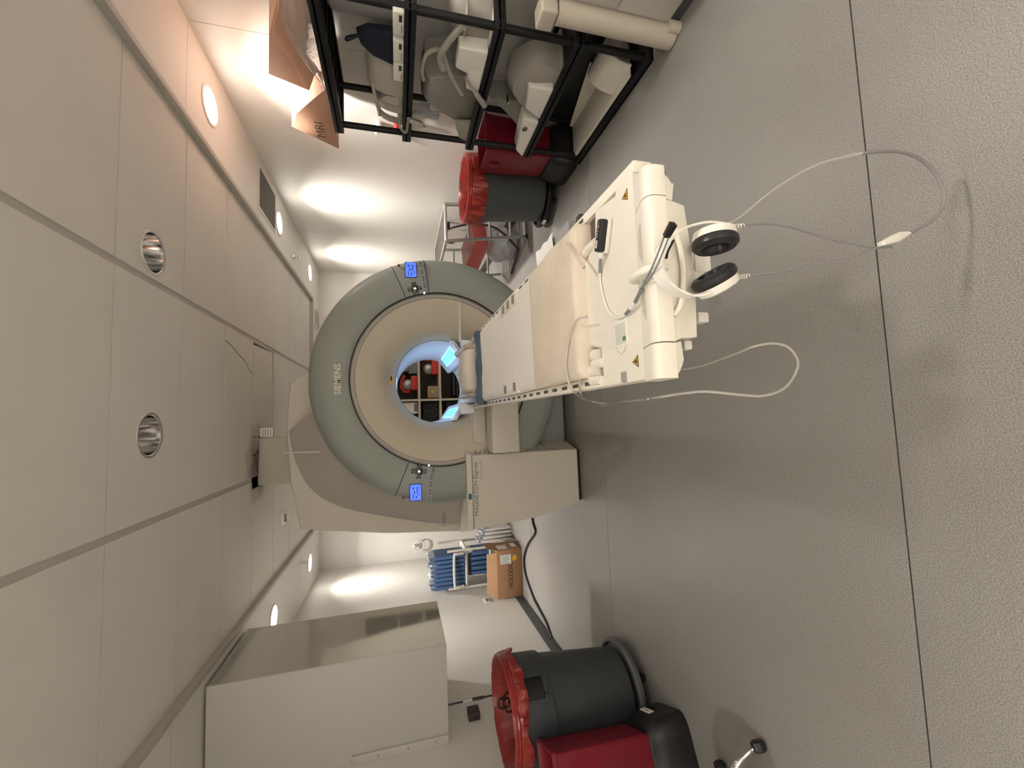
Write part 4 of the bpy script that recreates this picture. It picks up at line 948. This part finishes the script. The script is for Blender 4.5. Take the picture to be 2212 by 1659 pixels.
MB().box(2.312, 2.348, 2.02, 2.94, .0355, .38, .008).build('body', M['black'], dr)
MB().tube([(2.31, 2.44, .38), (2.31, 2.44, .40), (2.31, 2.56, .40), (2.31, 2.56, .38)], .006, 8, 3).build('handle', M['black'], dr)

# wall rail with gas outlets behind the rack
gr = thing('gas_rail', 'medical wall rail with white and red outlet knobs behind the rack', 'wall rail', (2.40, 3.25, 1.35))
MB().box(2.385, 2.408, 3.02, 3.46, 1.30, 1.335, .004).build('rail', M['brownpanel'], gr)
MB().cyl((2.34, 3.40, 1.555), .026, .068, 'x', 20).build('white_knob', M['white'], gr)
MB().cyl((2.33, 3.44, 1.575), .016, .03, 'x', 16).build('white_cap', M['white'], gr)
MB().cyl((2.34, 3.36, 1.415), .024, .068, 'x', 20).build('red_knob', M['redbox'], gr)
MB().cyl((2.34, 3.33, 1.33), .022, .06, 'x', 20).build('red_knob', M['redbox'], gr)
MB().lathe([(.0001, 0), (.042, 0), (.036, .10), (.03, .18)], (2.36, 3.14, 1.10), n=24).build('flask', M['gauze'], gr)
MB().tube([(2.36, 3.14, 1.28), (2.345, 3.2, 1.33), (2.35, 3.3, 1.36)], .008, 8, 4).build('hose', M['midgrey'], gr)

# ------------------------------------------------------------------ cream cabinet at the right edge
cb = thing('bedside_cabinet', 'white cabinet with rolled cream corner bumper right of the rack', 'cabinet', (2.18, 1.3, 0))
MB().box(2.005, 2.40, .70, 1.75, .06, .80, .004).build('body', M['cabwhite'], cb)
for a, b in ((.075, .36), (.366, .665), (.671, .795)):
    MB().box(1.997, 2.006, .72, 1.735, a, b, .002).build('drawer_front', M['cabwhite'], cb)
MB().box(2.02, 2.40, .72, 1.74, 0, .06).build('toe_kick', M['base'], cb)
MB().cyl((1.985, 1.80, .006), .056, .655, n=32).build('corner_bumper', M['bumper'], cb)
MB().cyl((1.985, 1.745, .002), .030, .06, n=20).build('bumper_foot', M['bumper'], cb)
MB().box(1.93, 2.03, 1.755, 1.87, .665, .752, .012, 3).build('bumper_head', M['bumper'], cb)

# ------------------------------------------------------------------ bins
def bag_rim(c, r, z, parent, drop, n=160, seedv=1, inner=.22):
    random.seed(seedv); ph = [random.uniform(0, 6.28) for _ in range(40)]; mb = MB(); rings = []
    prof = [(-.075, -inner, .8), (-.050, -.14, .8), (-.034, -.06, .7), (-.016, -.012, .5), (-.006, .003, .3), (.006, .004, .3), (.014, -.010, .5), (.012, -.018, .5), (.017, -.026, .7), (.013, -.034, .6), (.020, -.046, 1.2), (.022, -drop*.62, 1.5), (.024, -drop*.8, 1.8), (.021, -drop, 2.0), (.013, -drop*.96, 1.6)]
    def fold(a, j):
        w = 0
        for q, f in enumerate((7, 11, 18, 29, 43, 67)): w += sin(f*a + ph[q] + j*.55*(1 if q % 2 else -1)) / (1.6 + q*.45)
        return w
    for j, (dr, dz, k) in enumerate(prof):
        ring = []
        for i in range(n):
            a = 2*pi*i/n; w = .0042*k*fold(a, j)
            v = .011*(sin(5*a + ph[8]) + .6*sin(9*a + ph[9]) + .4*sin(17*a + ph[10])) if k > 1.4 else .0018*fold(a*1.3, j)
            ring.append((c[0] + (r + dr + w)*cos(a), c[1] + (r + dr + w)*sin(a), z + dz + v))
        rings.append(ring)
    return mb.loft(rings, caps=False).build('bag', M['bag'], parent, angle=28)
def biohazard(c, R, a, z, parent, s):
    mb = MB()
    def P(u, v): 
        an = a + u / R; return Vector((c[0] + R*cos(an), c[1] + R*sin(an), z + v))
    for k in range(3):
        t = pi/2 + k*2*pi/3; ox, oy = .38*s*cos(t), .38*s*sin(t)
        pts = [P(ox + .36*s*cos(t + pi + .5 + q), oy + .36*s*sin(t + pi + .5 + q)) for q in [i*(2*pi - 1.0)/20 for i in range(21)]]
        mb.tube(pts, .07*s, 6)
    mb.tube([P(.32*s*cos(2*pi*i/24), .32*s*sin(2*pi*i/24)) for i in range(25)], .045*s, 6)
    return mb.build('biohazard_print', M['bagin'], parent)
# left bin
LB = (-1.765, 2.62)
wb_ = thing('waste_bin', 'large dark grey round bin with red liner by the left wall', 'bin', (*LB, .05), 'round waste bins with red liners')
dl = thing('bin_dolly', 'round wheeled dolly under the left grey bin', 'dolly', (*LB, 0), 'bin dollies')
def dolly(c, t, rad, ring):
    MB().lathe([(.10, .055), (rad - .035, .055), (rad, .062), (rad + .004, .085), (rad - .006, .098), (rad - .020, .098), (rad - .026, .075), (.10, .072)], (*c, 0), n=56).build('ring', ring, t)
    for k in range(5):
        a = k*2*pi/5 + .35; p = (c[0] + (rad - .06)*cos(a), c[1] + (rad - .06)*sin(a))
        w = MB().cyl((p[0] - .012, p[1], .0265), .026, .024, 'x', 18).build('wheel', M['black'], t)
        MB().box(p[0] - .018, p[0] + .018, p[1] - .018, p[1] + .018, .045, .06).build('fork', M['bin2'], t)
dolly(LB, dl, .272, M['bin2'])
bd = MB().lathe([(.0001, 0.0985), (.208, .0985), (.225, .110), (.266, .615), (.281, .622), (.284, .64), (.292, .835), (.290, .86), (.278, .86), (.268, .80), (.205, .125), (.0001, .122)], (*LB, 0), n=72).build('body', M['bin'], wb_)
ah = atan2(-LB[1], -LB[0]) + .26
def on_bin(c, r, a, z): return (c[0] + r*cos(a), c[1] + r*sin(a), z)
hh = MB(); HA, HZa, HZb = .20, .668, .772
def bar(a0, a1, z0, z1):
    k = max(1, int(abs(a1 - a0) / .04))
    for q in range(k):
        a, b = a0 + (a1 - a0)*q/k, a0 + (a1 - a0)*(q + 1)/k
        hh.hexa([on_bin(LB, .28, a, z0), on_bin(LB, .28, b, z0), on_bin(LB, .2975, b, z0), on_bin(LB, .2975, a, z0), on_bin(LB, .28, a, z1), on_bin(LB, .28, b, z1), on_bin(LB, .2975, b, z1), on_bin(LB, .2975, a, z1)])
bar(ah - HA, ah + HA, HZa - .012, HZa); bar(ah - HA, ah + HA, HZb, HZb + .010); bar(ah - HA - .03, ah - HA, HZa - .012, HZb + .010); bar(ah + HA, ah + HA + .03, HZa - .012, HZb + .010)
h_ = hh.build('hand_hold', M['bin'], wb_)
MB().lathe([(.2865, HZa), (.2905, HZb)], (*LB, 0), 'z', 12, ah - HA, ah + HA).build('hand_hold_recess', M['black'], h_)
bag_rim(LB, .291, .870, wb_, .088, seedv=3, inner=.34)
biohazard(LB, .243, atan2(LB[1], LB[0]) - .18, .795, wb_, .075)

# red foot-operated containers
def red_bin(root, o, rz, lid, sc_=(1, 1)):
    """local frame: x width, y depth, origin on floor"""
    T = Matrix.Translation((o[0], o[1], 0)) @ Matrix.Rotation(rz, 4, 'Z') @ Matrix.Diagonal((sc_[0], sc_[1], 1, 1))
    def mk(): m = MB(); m.m = T; return m
    def rr(w, d, z, r=.05, n=6, ox=0, oy=0):
        out = []
        for cx, cy, a in ((w-r, d-r, 0), (-w+r, d-r, pi/2), (-w+r, -d+r, pi), (w-r, -d+r, 1.5*pi)):
            for k in range(n): t = a + pi/2*k/(n-1); out.append((ox + cx + r*cos(t), oy + cy + r*sin(t), z))
        return out
    base = mk().loft([rr(.205, .255, 0.0, .09), rr(.21, .26, .02, .09), rr(.20, .25, .14, .09), rr(.165, .215, .215, .07), rr(.150, .20, .225, .06)]).build('base', M['black'], root)
    body = mk().loft([rr(.140, .190, .20, .02), rr(.150, .200, .26, .02), rr(.168, .218, .735, .02), rr(.176, .226, .737, .02), rr(.176, .226, .757, .02), rr(.166, .216, .757, .02), rr(.160, .21, .735, .02), rr(.150, .20, .64, .02)]).build('body', M['red'], root, 30)
    mk().loft([rr(.158, .207, .655, .02), rr(.158, .207, .660, .02)]).build('lid', lid, root)
    return base, body
RB = (-1.848, 2.135)
rl = thing('red_container', 'red waste container with black foot base in front of left grey bin', 'bin', (*RB, 0), 'red containers with black bases')
b_, y_ = red_bin(rl, RB, radians(22), M['bin2'], (1, .6))
mb = MB(); T = Matrix.Translation((RB[0], RB[1], 0)) @ Matrix.Rotation(radians(22), 4, 'Z')
mb.m = T; mb.prism([(.2035, -.02, .112), (.2035, .08, .112), (.1995, .08, .146), (.1995, -.02, .146)], (.004, 0, .001)).build('sticker', M['paper'], b_)
mb = MB(); mb.m = T; mb.box(.2035, .2075, .01, .05, .126, .133).build('sticker_print', M['midgrey'], b_)
# right bin, dolly, red container
RBN = (2.092, 3.70)
wr_ = thing('waste_bin', 'grey round bin with red liner on black dolly by the right wall', 'bin', (*RBN, .05), 'round waste bins with red liners')
d2 = thing('bin_dolly', 'round black wheeled dolly under the right grey bin', 'dolly', (*RBN, 0), 'bin dollies')
dolly(RBN, d2, .272, M['black'])
MB().box(RBN[0] - .29, RBN[0] - .272, RBN[1] - .10, RBN[1] - .04, .075, .10).build('dolly_tag', M['paper'], d2)
MB().lathe([(.0001, 0.0985), (.205, .0985), (.222, .108), (.262, .60), (.274, .618), (.284, .80), (.282, .825), (.270, .825), (.262, .78), (.205, .125), (.0001, .122)], (*RBN, 0), n=72).build('body', mat('green_grey_bin', (.075, .08, .075), .5), wr_)
bag_rim(RBN, .284, .832, wr_, .16, seedv=9, inner=.30)
text('bag_print', 'BIO', M['bagin'], (RBN[0] - .11, RBN[1] + .225, .745), .06, wr_, rot=(pi/2, 0, .3), ext=.0006)
RR = (2.202, 3.19)
r2 = thing('red_container', 'red waste container with black foot base behind the rack', 'bin', (*RR, 0), 'red containers with black bases')
b2_, y2_ = red_bin(r2, RR, 0, M['bin2'], (.92, .72))
MB().cyl((RR[0] - .02, RR[1] - .06, .66), .022, .05, n=18).build('roll', M['creamw'], r2)
MB().box(RR[0] - .172, RR[0] - .152, RR[1] - .01, RR[1] + .03, .62, .70, .003).build('latch', M['red'], r2)

# ------------------------------------------------------------------ hanging white cabinet, left
HX0, HX1, HY0, HY1, HZ0, HZ1 = XL, -1.565, 3.10, 3.84, 1.147, 2.595
hcab = thing('wall_cabinet', 'tall white metal cabinet hung high on the left wall', 'cabinet', (-1.88, 3.47, HZ0))
MB().box(HX0, HX1, HY0, HY1, HZ0, HZ1, .002).build('body', M['cab'], hcab)
MB().box(HX1 - .001, HX1 + .004, HY0 + .004, HY1 - .002, HZ0 + .004, HZ1 - .004).build('side_panel', M['cabside'], hcab)
MB().box(HX0, HX0 + .055, HY0 - .014, HY0, HZ0 + .002, HZ0 + .62, .002).build('wall_flange', M['cab'], hcab)
for z in (HZ0 + .09, HZ0 + .27, HZ0 + .46): MB().cyl((HX0 + .028, HY0 - .017, z), .006, .005, 'y', 10).build('screw', M['midgrey'], hcab)
for z in [HZ0 + .03 + k*.28 for k in range(6)]: MB().cyl((HX1 - .012, HY0 - .002, z), .004, .003, 'y', 8).build('screw', M['alu'], hcab)
lead = thing('wall_lead', 'dark cable with inline connector hanging below the wall cabinet', 'cable', (-2.0, 3.2, 1.1))
LP = [pt(968, 1523, y=3.16), pt(985, 1519, y=3.16), pt(1000, 1516, y=3.17), pt(1020, 1511, y=3.17), pt(1045, 1506, y=3.17), pt(1075, 1500, y=3.17), pt(1110, 1494, y=3.16)]
MB().tube(LP, .0065, 8, 5).build('cable', M['seam'], lead)
MB().tube([LP[2], LP[3]], .013, 10).build('connector', M['alu'], lead)
MB().tube([LP[3], LP[4]], .011, 10).build('connector_body', M['seam'], lead)
MB().box(XL, XL + .05, 3.24, 3.34, .90, .985, .006).build('bracket', M['brownpanel'], lead)
ol = thing('wall_outlet', 'small white electrical outlet plate low on the left wall', 'outlet', (XL, 5.2, .45))
MB().box(XL, XL + .006, 5.14, 5.26, .405, .485, .002).build('plate', M['creamw'], ol)
for y in (5.17, 5.21): MB().box(XL + .005, XL + .008, y, y + .024, .43, .46).build('socket', M['seam'], ol)

# ------------------------------------------------------------------ stool at the lower left edge
st = thing('stool', 'chrome stool leg with black casters at the lower left edge', 'stool', (-1.62, 1.45, 0))
def caster(px, py, ang):
    p = pt(px, py, z=.028)
    mb = MB(); mb.m = Matrix.Translation(p) @ Matrix.Rotation(ang, 4, 'Z'); mb.lathe([(.0001, -.020), (.020, -.020), (.0275, -.014), (.0275, .014), (.020, .020), (.0001, .020)], (0, 0, 0), 'x', 24).build('caster', M['black'], st)
    return p
q1 = caster(1638, 1612, .5); q2 = caster(1556, 1657, .2)
hub = Vector((q1.x - .22, q1.y + .03, .20))
MB().tube([hub, hub + Vector((.08, -.01, -.02)), Vector((q1.x - .065, q1.y + .01, .145)), Vector((q1.x - .02, q1.y + .004, .085)), Vector((q1.x - .004, q1.y, .056))], [.017, .016, .014, .010, .008], 14, 5).build('leg', M['steel'], st)
MB().tube([hub, Vector((q2.x - .06, q2.y - .01, .15)), Vector((q2.x, q2.y, .056))], [.016, .014, .009], 14, 5).build('leg', M['steel'], st)
MB().cyl(hub - Vector((0, 0, .03)), .028, .30, n=20).build('column', M['steel'], st)
MB().lathe([(.0001, .0), (.15, .0), (.165, .02), (.165, .05), (.15, .07), (.0001, .075)], hub + Vector((0, 0, .27)), n=36).build('seat', M['black'], st)

# ------------------------------------------------------------------ far left: rack of pads, cardboard box, cable
hx = thing('cardboard_box', 'open cardboard box with black capital lettering standing by the left wall', 'box', (-1.9, 5.3, 0))
B0, B1, D0, D1, BH = -2.185, -1.62, 5.15, 5.50, .318
MB().box(B0, B1, D0, D1, .002, BH, .002).build('body', M['card'], hx)
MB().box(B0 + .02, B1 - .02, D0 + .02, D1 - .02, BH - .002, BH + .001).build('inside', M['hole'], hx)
MB().prism([(B0, D0, BH), (B1 - .02, D0, BH), (B1 - .035, D0 + .04, BH + .115), (B0 + .05, D0 + .04, BH + .120)], (0, .004, .001)).build('flap', M['cardin'], hx)
MB().prism([(B1, D0 + .01, BH), (B1, D1 - .01, BH), (B1 + .02, D1 - .03, BH + .11), (B1 + .02, D0 + .06, BH + .11)], (.003, 0, 0)).build('flap', M['card'], hx)
text('box_lettering', 'HOLOGIC', M['ink'], (B0 + .115, D0 - .001, .125), .083, hx, width=.29, ext=.0006)
MB().box(B1 - .165, B1 - .055, D0 - .002, D0 - .0005, .14, .275).build('shipping_label', M['paper'], hx)
mb = MB()
for k in range(5): mb.box(B1 - .155 + k*.019, B1 - .148 + k*.019, D0 - .003, D0 - .0018, .16 + .02*(k % 2), .26)
mb.build('label_print', M['midgrey'], hx)
MB().prism([(B1 - .135, D0 - .0018, .125), (B1 - .09, D0 - .0018, .125), (B1 - .06, D0 - .0018, .095), (B1 - .09, D0 - .0018, .065), (B1 - .135, D0 - .0018, .085)], (0, .001, 0)).build('yellow_tag', M['yellow'], hx)
MB().box(B1 + .0005, B1 + .002, D0 + .05, D0 + .2, .17, .29).box(B1 + .0005, B1 + .002, D0 + .10, D0 + .25, .04, .10).build('side_label', M['paper'], hx)
pr = thing('coil_rack', 'white tubular rack holding blue pads behind the cardboard box', 'rack', (-1.95, 5.8, 0))
PX0, PX1, PY0, PY1 = -2.17, -1.70, 5.62, 6.05
def rod(a, b, r=.016, n='frame_tube'): return MB().tube([a, b], r, 12).build(n, M['creamw'], pr)
for x in (PX0, PX1):
    for y in (PY0, PY1): rod((x, y, 0), (x, y, .86 if y == PY0 else .95))
for z in (.30, .62):
    rod((PX0, PY0, z), (PX1, PY0, z)); rod((PX0, PY1, z), (PX1, PY1, z)); rod((PX0, PY0, z), (PX0, PY1, z)); rod((PX1, PY0, z), (PX1, PY1, z))
    MB().box(PX0, PX1, PY0, PY1, z - .02, z - .012).build('shelf', M['creamw'], pr)
MB().tube([(PX0 + .03, PY0 - .03, .66), (PX0 + .03, PY0 - .05, .74), (PX0 + .06, PY0 - .05, .78), (PX1 - .06, PY0 - .05, .78), (PX1 - .03, PY0 - .05, .74), (PX1 - .03, PY0 - .03, .66)], .017, 12, 5).build('push_handle', M['creamw'], pr)
random.seed(11)
def pad(x, y, z, w, h, th, label, grp, m=M['blue']):
    t = thing('packed_pad', label, 'pad', (x, y, z), grp)
    MB().box(x - th/2, x + th/2, y - w/2, y + w/2, z, z + h, min(.010, th*.4), 3).build('pad', m, t)
    mb = MB(); rg = []
    for k in range(7):
        a = k/6; yy = y - w/2 + w*a
        rg.append([(x - th*.5 - .003, yy, z + h - .03), (x - th*.3 + random.uniform(-.01, .01), yy + random.uniform(-.02, .02), z + h + .03 + random.uniform(-.01, .03)), (x + th*.3, yy, z + h + .035 + random.uniform(-.01, .03)), (x + th*.5 + .003, yy, z + h - .03)])
    mb.loft(rg, closed=False).build('plastic_top', M['gauze'], t, 30)
    return t
LOC = ('against the wall', 'second from the wall', 'third from the wall', 'fourth from the wall', 'fifth from the wall', 'sixth from the wall', 'seventh from the wall', 'outermost')
for k in range(8):
    z = .634; pad(-2.15 + k*.055, 5.80 - .006*k, z, .34, .40 + random.uniform(-.02, .02), .044, 'blue pad in clear plastic on top tier of the white rack, ' + LOC[k], 'blue pads on the top tier of the white rack')
for k in range(5):
    pad(-2.02 + k*.062, 5.80, .289, .32, .27, .045, 'blue pad in clear plastic on lower tier of the white rack, ' + LOC[k], 'blue pads on the lower tier of the white rack')
for k in range(4):
    pad(-1.62 + k*.045, 5.72 + .02*k, .0, .30, .42 - .03*k, .028, 'white plastic-wrapped pad leaning beside the rack, ' + ('nearest the rack', 'second from the rack', 'third from the rack', 'farthest from the rack')[k], 'white wrapped pads beside the rack', M['paper'])
kp = pt(905, 1180, y=7.02)
tg = thing('wall_hook', 'pale round ring on the far wall above the blue pads', 'hook', (kp.x, 7.08, kp.z))
MB().torus((kp.x, 7.04, kp.z), .08, .011, 'y', 28, 8).build('ring', M['creamw'], tg)
MB().box(kp.x - .02, kp.x + .02, 7.03, 7.10, kp.z + .05, kp.z + .10, .004).build('mount', M['creamw'], tg)
bc_ = thing('floor_cable', 'thick black cable running along the left baseboard to the scanner', 'cable', (-1.9, 4.8, 0))
MB().tube([(-.75, 4.72, .015)] + [pt(a, b, z=.013) for a, b in ((1150, 1122), (1156, 1150), (1141, 1175), (1132, 1205), (1134, 1235), (1141, 1260), (1152, 1290), (1163, 1312), (1180, 1345), (1196, 1385))] + [(-2.165, 3.6, .013), (-2.16, 3.2, .013)], .0125, 10, 6).build('cable', M['black'], bc_)

# ------------------------------------------------------------------ metal frame cart right of the scanner
mc = thing('metal_frame_cart', 'bare aluminium frame cart with brown-grey top right of the scanner', 'cart', (2.12, 4.9, 0))
CA, CB, CC, CD = Vector((1.90, 4.42, .915)), Vector((2.31, 4.42, .915)), Vector((2.28, 5.62, .915)), Vector((1.87, 5.62, .915))
fa, fb, fc_, fd = Vector((2.02, 4.42, .02)), Vector((2.36, 4.42, .02)), Vector((2.34, 5.62, .02)), Vector((1.99, 5.62, .02))
for a, b in ((CA, fa), (CB, fb), (CC, fc_), (CD, fd)):
    d = (b - a).normalized(); MB().ribbon([a, b], (0, 1, 0), .028, .028, 0).build('upright', M['alu'], mc)
for a, b in ((CA, CB), (CB, CC), (CC, CD), (CD, CA)): MB().tube([a, b], .017, 8).build('top_rail', M['alu'], mc)
for f in (.27, .54, .80):
    MB().tube([CA.lerp(fa, f), CB.lerp(fb, f)], .014, 12).build('rung', M['alu'], mc)
    MB().tube([CD.lerp(fd, f), CC.lerp(fc_, f)], .014, 12).build('rung', M['alu'], mc)
MB().tube([fa.lerp(fb, -.1), fa.lerp(fb, 1.05)], .012, 10).tube([fa.lerp(fb, -.1) + Vector((0, .05, 0)), fa.lerp(fb, 1.05) + Vector((0, .05, 0))], .012, 10).build('foot_bar', M['alu'], mc)
MB().hexa([CA + Vector((.01, .01, 0)), CB + Vector((-.01, .01, 0)), CC + Vector((-.01, -.01, 0)), CD + Vector((.01, -.01, 0)), CA + Vector((.01, .01, .014)), CB + Vector((-.01, .01, .014)), CC + Vector((-.01, -.01, .014)), CD + Vector((.01, -.01, .014))]).build('top_panel', M['brownpanel'], mc)
MB().box(1.905, 1.945, 4.45, 4.52, .82, .88, .004).cyl((1.925, 4.44, .85), .014, .03, 'y', 14).build('latch', M['steel'], mc)
for p in (fa, fb): MB().box(p.x - .018, p.x + .018, p.y - .02, p.y + .03, 0, .024, .003).build('rubber_foot', M['black'], mc)
lb = thing('linen_bag', 'pink-red bag hanging inside the aluminium frame cart', 'bag', (2.1, 5.1, .4))
MB().loft([[(1.98, 4.60, .56), (2.24, 4.66, .60), (2.24, 5.4, .60), (1.93, 5.4, .58)], [(1.95, 4.62, .46), (2.27, 4.68, .50), (2.27, 5.4, .50), (1.90, 5.4, .46)], [(1.96, 4.64, .40), (2.26, 4.70, .42), (2.26, 5.4, .42), (1.92, 5.4, .40)]]).build('body', M['pinkbag'], lb, 50)
pb = thing('clear_bag', 'clear plastic bag of tubing low inside the frame cart', 'bag', (2.05, 5.0, .1))
random.seed(4); mb = MB(); rg = []
for k in range(7):
    a = k/6; r = .13 + .05*sin(pi*a); rg.append([(2.12 + r*cos(t)*1.0 + random.uniform(-.012, .012), 4.95 + r*1.7*sin(t) + random.uniform(-.02, .02), .02 + .30*a) for t in [2*pi*i/14 for i in range(14)]])
mb.loft(rg).build('bag', M['gauze'], pb, 25)
MB().tube([(2.08 + .10*cos(t), 4.84 + .03*sin(t*2), .20 + .10*sin(t)) for t in [2*pi*i/28 for i in range(29)]], .012, 8).build('coiled_tube', M['creamw'], pb)
MB().box(2.05, 2.16, 4.72, 4.76, .14, .24, .02).build('dark_pouch', M['grey'], pb)
ck = thing('power_cable', 'black cable drooping through the frame cart to the floor', 'cable', (2.1, 4.7, 0))
MB().tube([(2.375, 5.2, .80), (2.33, 5.0, .74), (2.25, 4.70, .55), (2.18, 4.60, .34), (2.10, 4.62, .20), (2.04, 4.70, .08), (1.98, 4.75, .012), (1.90, 4.95, .012), (1.83, 5.1, .012)], .012, 10, 6).build('cable', M['black'], ck)
MB().box(2.32, 2.405, 5.02, 5.06, .79, .83, .004).build('plug', M['black'], ck)

# ------------------------------------------------------------------ shelving seen through the bore
su = thing('back_shelf', 'dark shelf unit with pale edges seen through the bore', 'shelf', (.7, 6.9, 0))
SX0, SX1, SY0, SY1 = -.35, 1.35, 6.62, 7.09
MB().box(SX0, SX1, SY1 - .012, SY1, 0, 2.0).build('back_panel', M['shelfd'], su)
for x in (SX0, .288, SX1 - .03): MB().box(x, x + .03, SY0, SY1 - .012, 0, 2.0).build('upright', M['shelfw'], su)
for z in (.06, .45, .815, 1.135, 1.50, 1.97):
    MB().box(SX0 + .03, .288, SY0 + .004, SY1 - .012, z - .03, z).build('board', M['shelfw'], su); MB().box(.318, SX1 - .03, SY0 + .004, SY1 - .012, z - .03, z).build('board', M['shelfw'], su)
for k in range(3): MB().box(.36, .85, SY0 + .05, SY1 - .05, .46 + k*.05, .49 + k*.05, .004).build('stacked_tray', M['brownpanel'], su)
def phantom(x, z, label, arm):
    t = thing('phantom', label, 'phantom', (x, 6.8, z), 'ball phantoms on red stands')
    MB().box(x - .09, x + .13, 6.70, 6.95, z, z + .10, .015).build('stand', M['redbox'], t)
    MB().ball((x, 6.80, z + .145), .085, 28).build('ball', M['sphere'], t)
    MB().lathe([(.0001, -.0865), (.03, -.082), (.045, -.074)], (x + .01, 6.80, z + .15), 'y', 20).build('port', M['phsilver'], t)
    MB().tube(arm, .028, 12, 5).build('arm', M['redbox'], t)
phantom(.56, 1.135, 'grey ball phantom on red stand, upper shelf, seen through the bore', [(.46, 6.8, 1.25), (.45, 6.8, 1.33), (.52, 6.8, 1.38), (.62, 6.8, 1.37), (.70, 6.8, 1.33)])
phantom(.80, .815, 'grey ball phantom on red stand, lower shelf, seen through the bore', [(.95, 6.8, .90), (.96, 6.8, 1.0), (1.03, 6.8, .93), (1.10, 6.8, .91), (1.16, 6.8, .93)])
gb = thing('grey_case', 'dark grey cases beside the upper phantom, seen through the bore', 'case', (.8, 6.8, 1.135))
MB().box(.72, .98, 6.70, 7.0, 1.135, 1.27, .01).build('body', M['grey'], gb); MB().box(.76, .90, 6.72, 7.0, 1.27, 1.36, .02).build('lid', M['coild'], gb)
cbx = thing('parcel', 'small brown parcel on the lower shelf, seen through the bore', 'box', (.41, 6.8, .815))
MB().box(.335, .52, 6.68, 6.9, .815, .985, .003).build('body', M['cardin'], cbx)
MB().box(.36, .50, 6.678, 6.681, .83, .95).build('label', M['midgrey'], cbx); MB().box(.41, .46, 6.676, 6.679, .89, .93).build('mark', M['yellow'], cbx)
wbx = thing('white_case', 'white rounded case on the shelf left of the upright, seen through the bore', 'case', (.14, 6.8, 1.0))
MB().box(.10, .275, 6.66, 6.98, 1.136, 1.40, .03, 4).build('body', M['creamw'], wbx); MB().box(.13, .25, 6.655, 6.665, 1.15, 1.20, .01).build('panel', M['grey'], wbx)
for z, nm in ((.815, 'lower'), (.45, 'bottom')):
    ff = thing('foam_block', 'dark egg-crate foam block on the %s left shelf, seen through the bore' % nm, 'foam', (.1, 6.8, z))
    MB().box(-.08, .27, 6.74, 7.02, z + .001, z + .25, .004).build('block', M['dfoam'], ff)
    for i in range(4):
        for j in range(3): MB().ball((-.03 + i*.085, 6.74, z + .05 + j*.08), .034, 10).build('knob', M['dfoam'], ff)
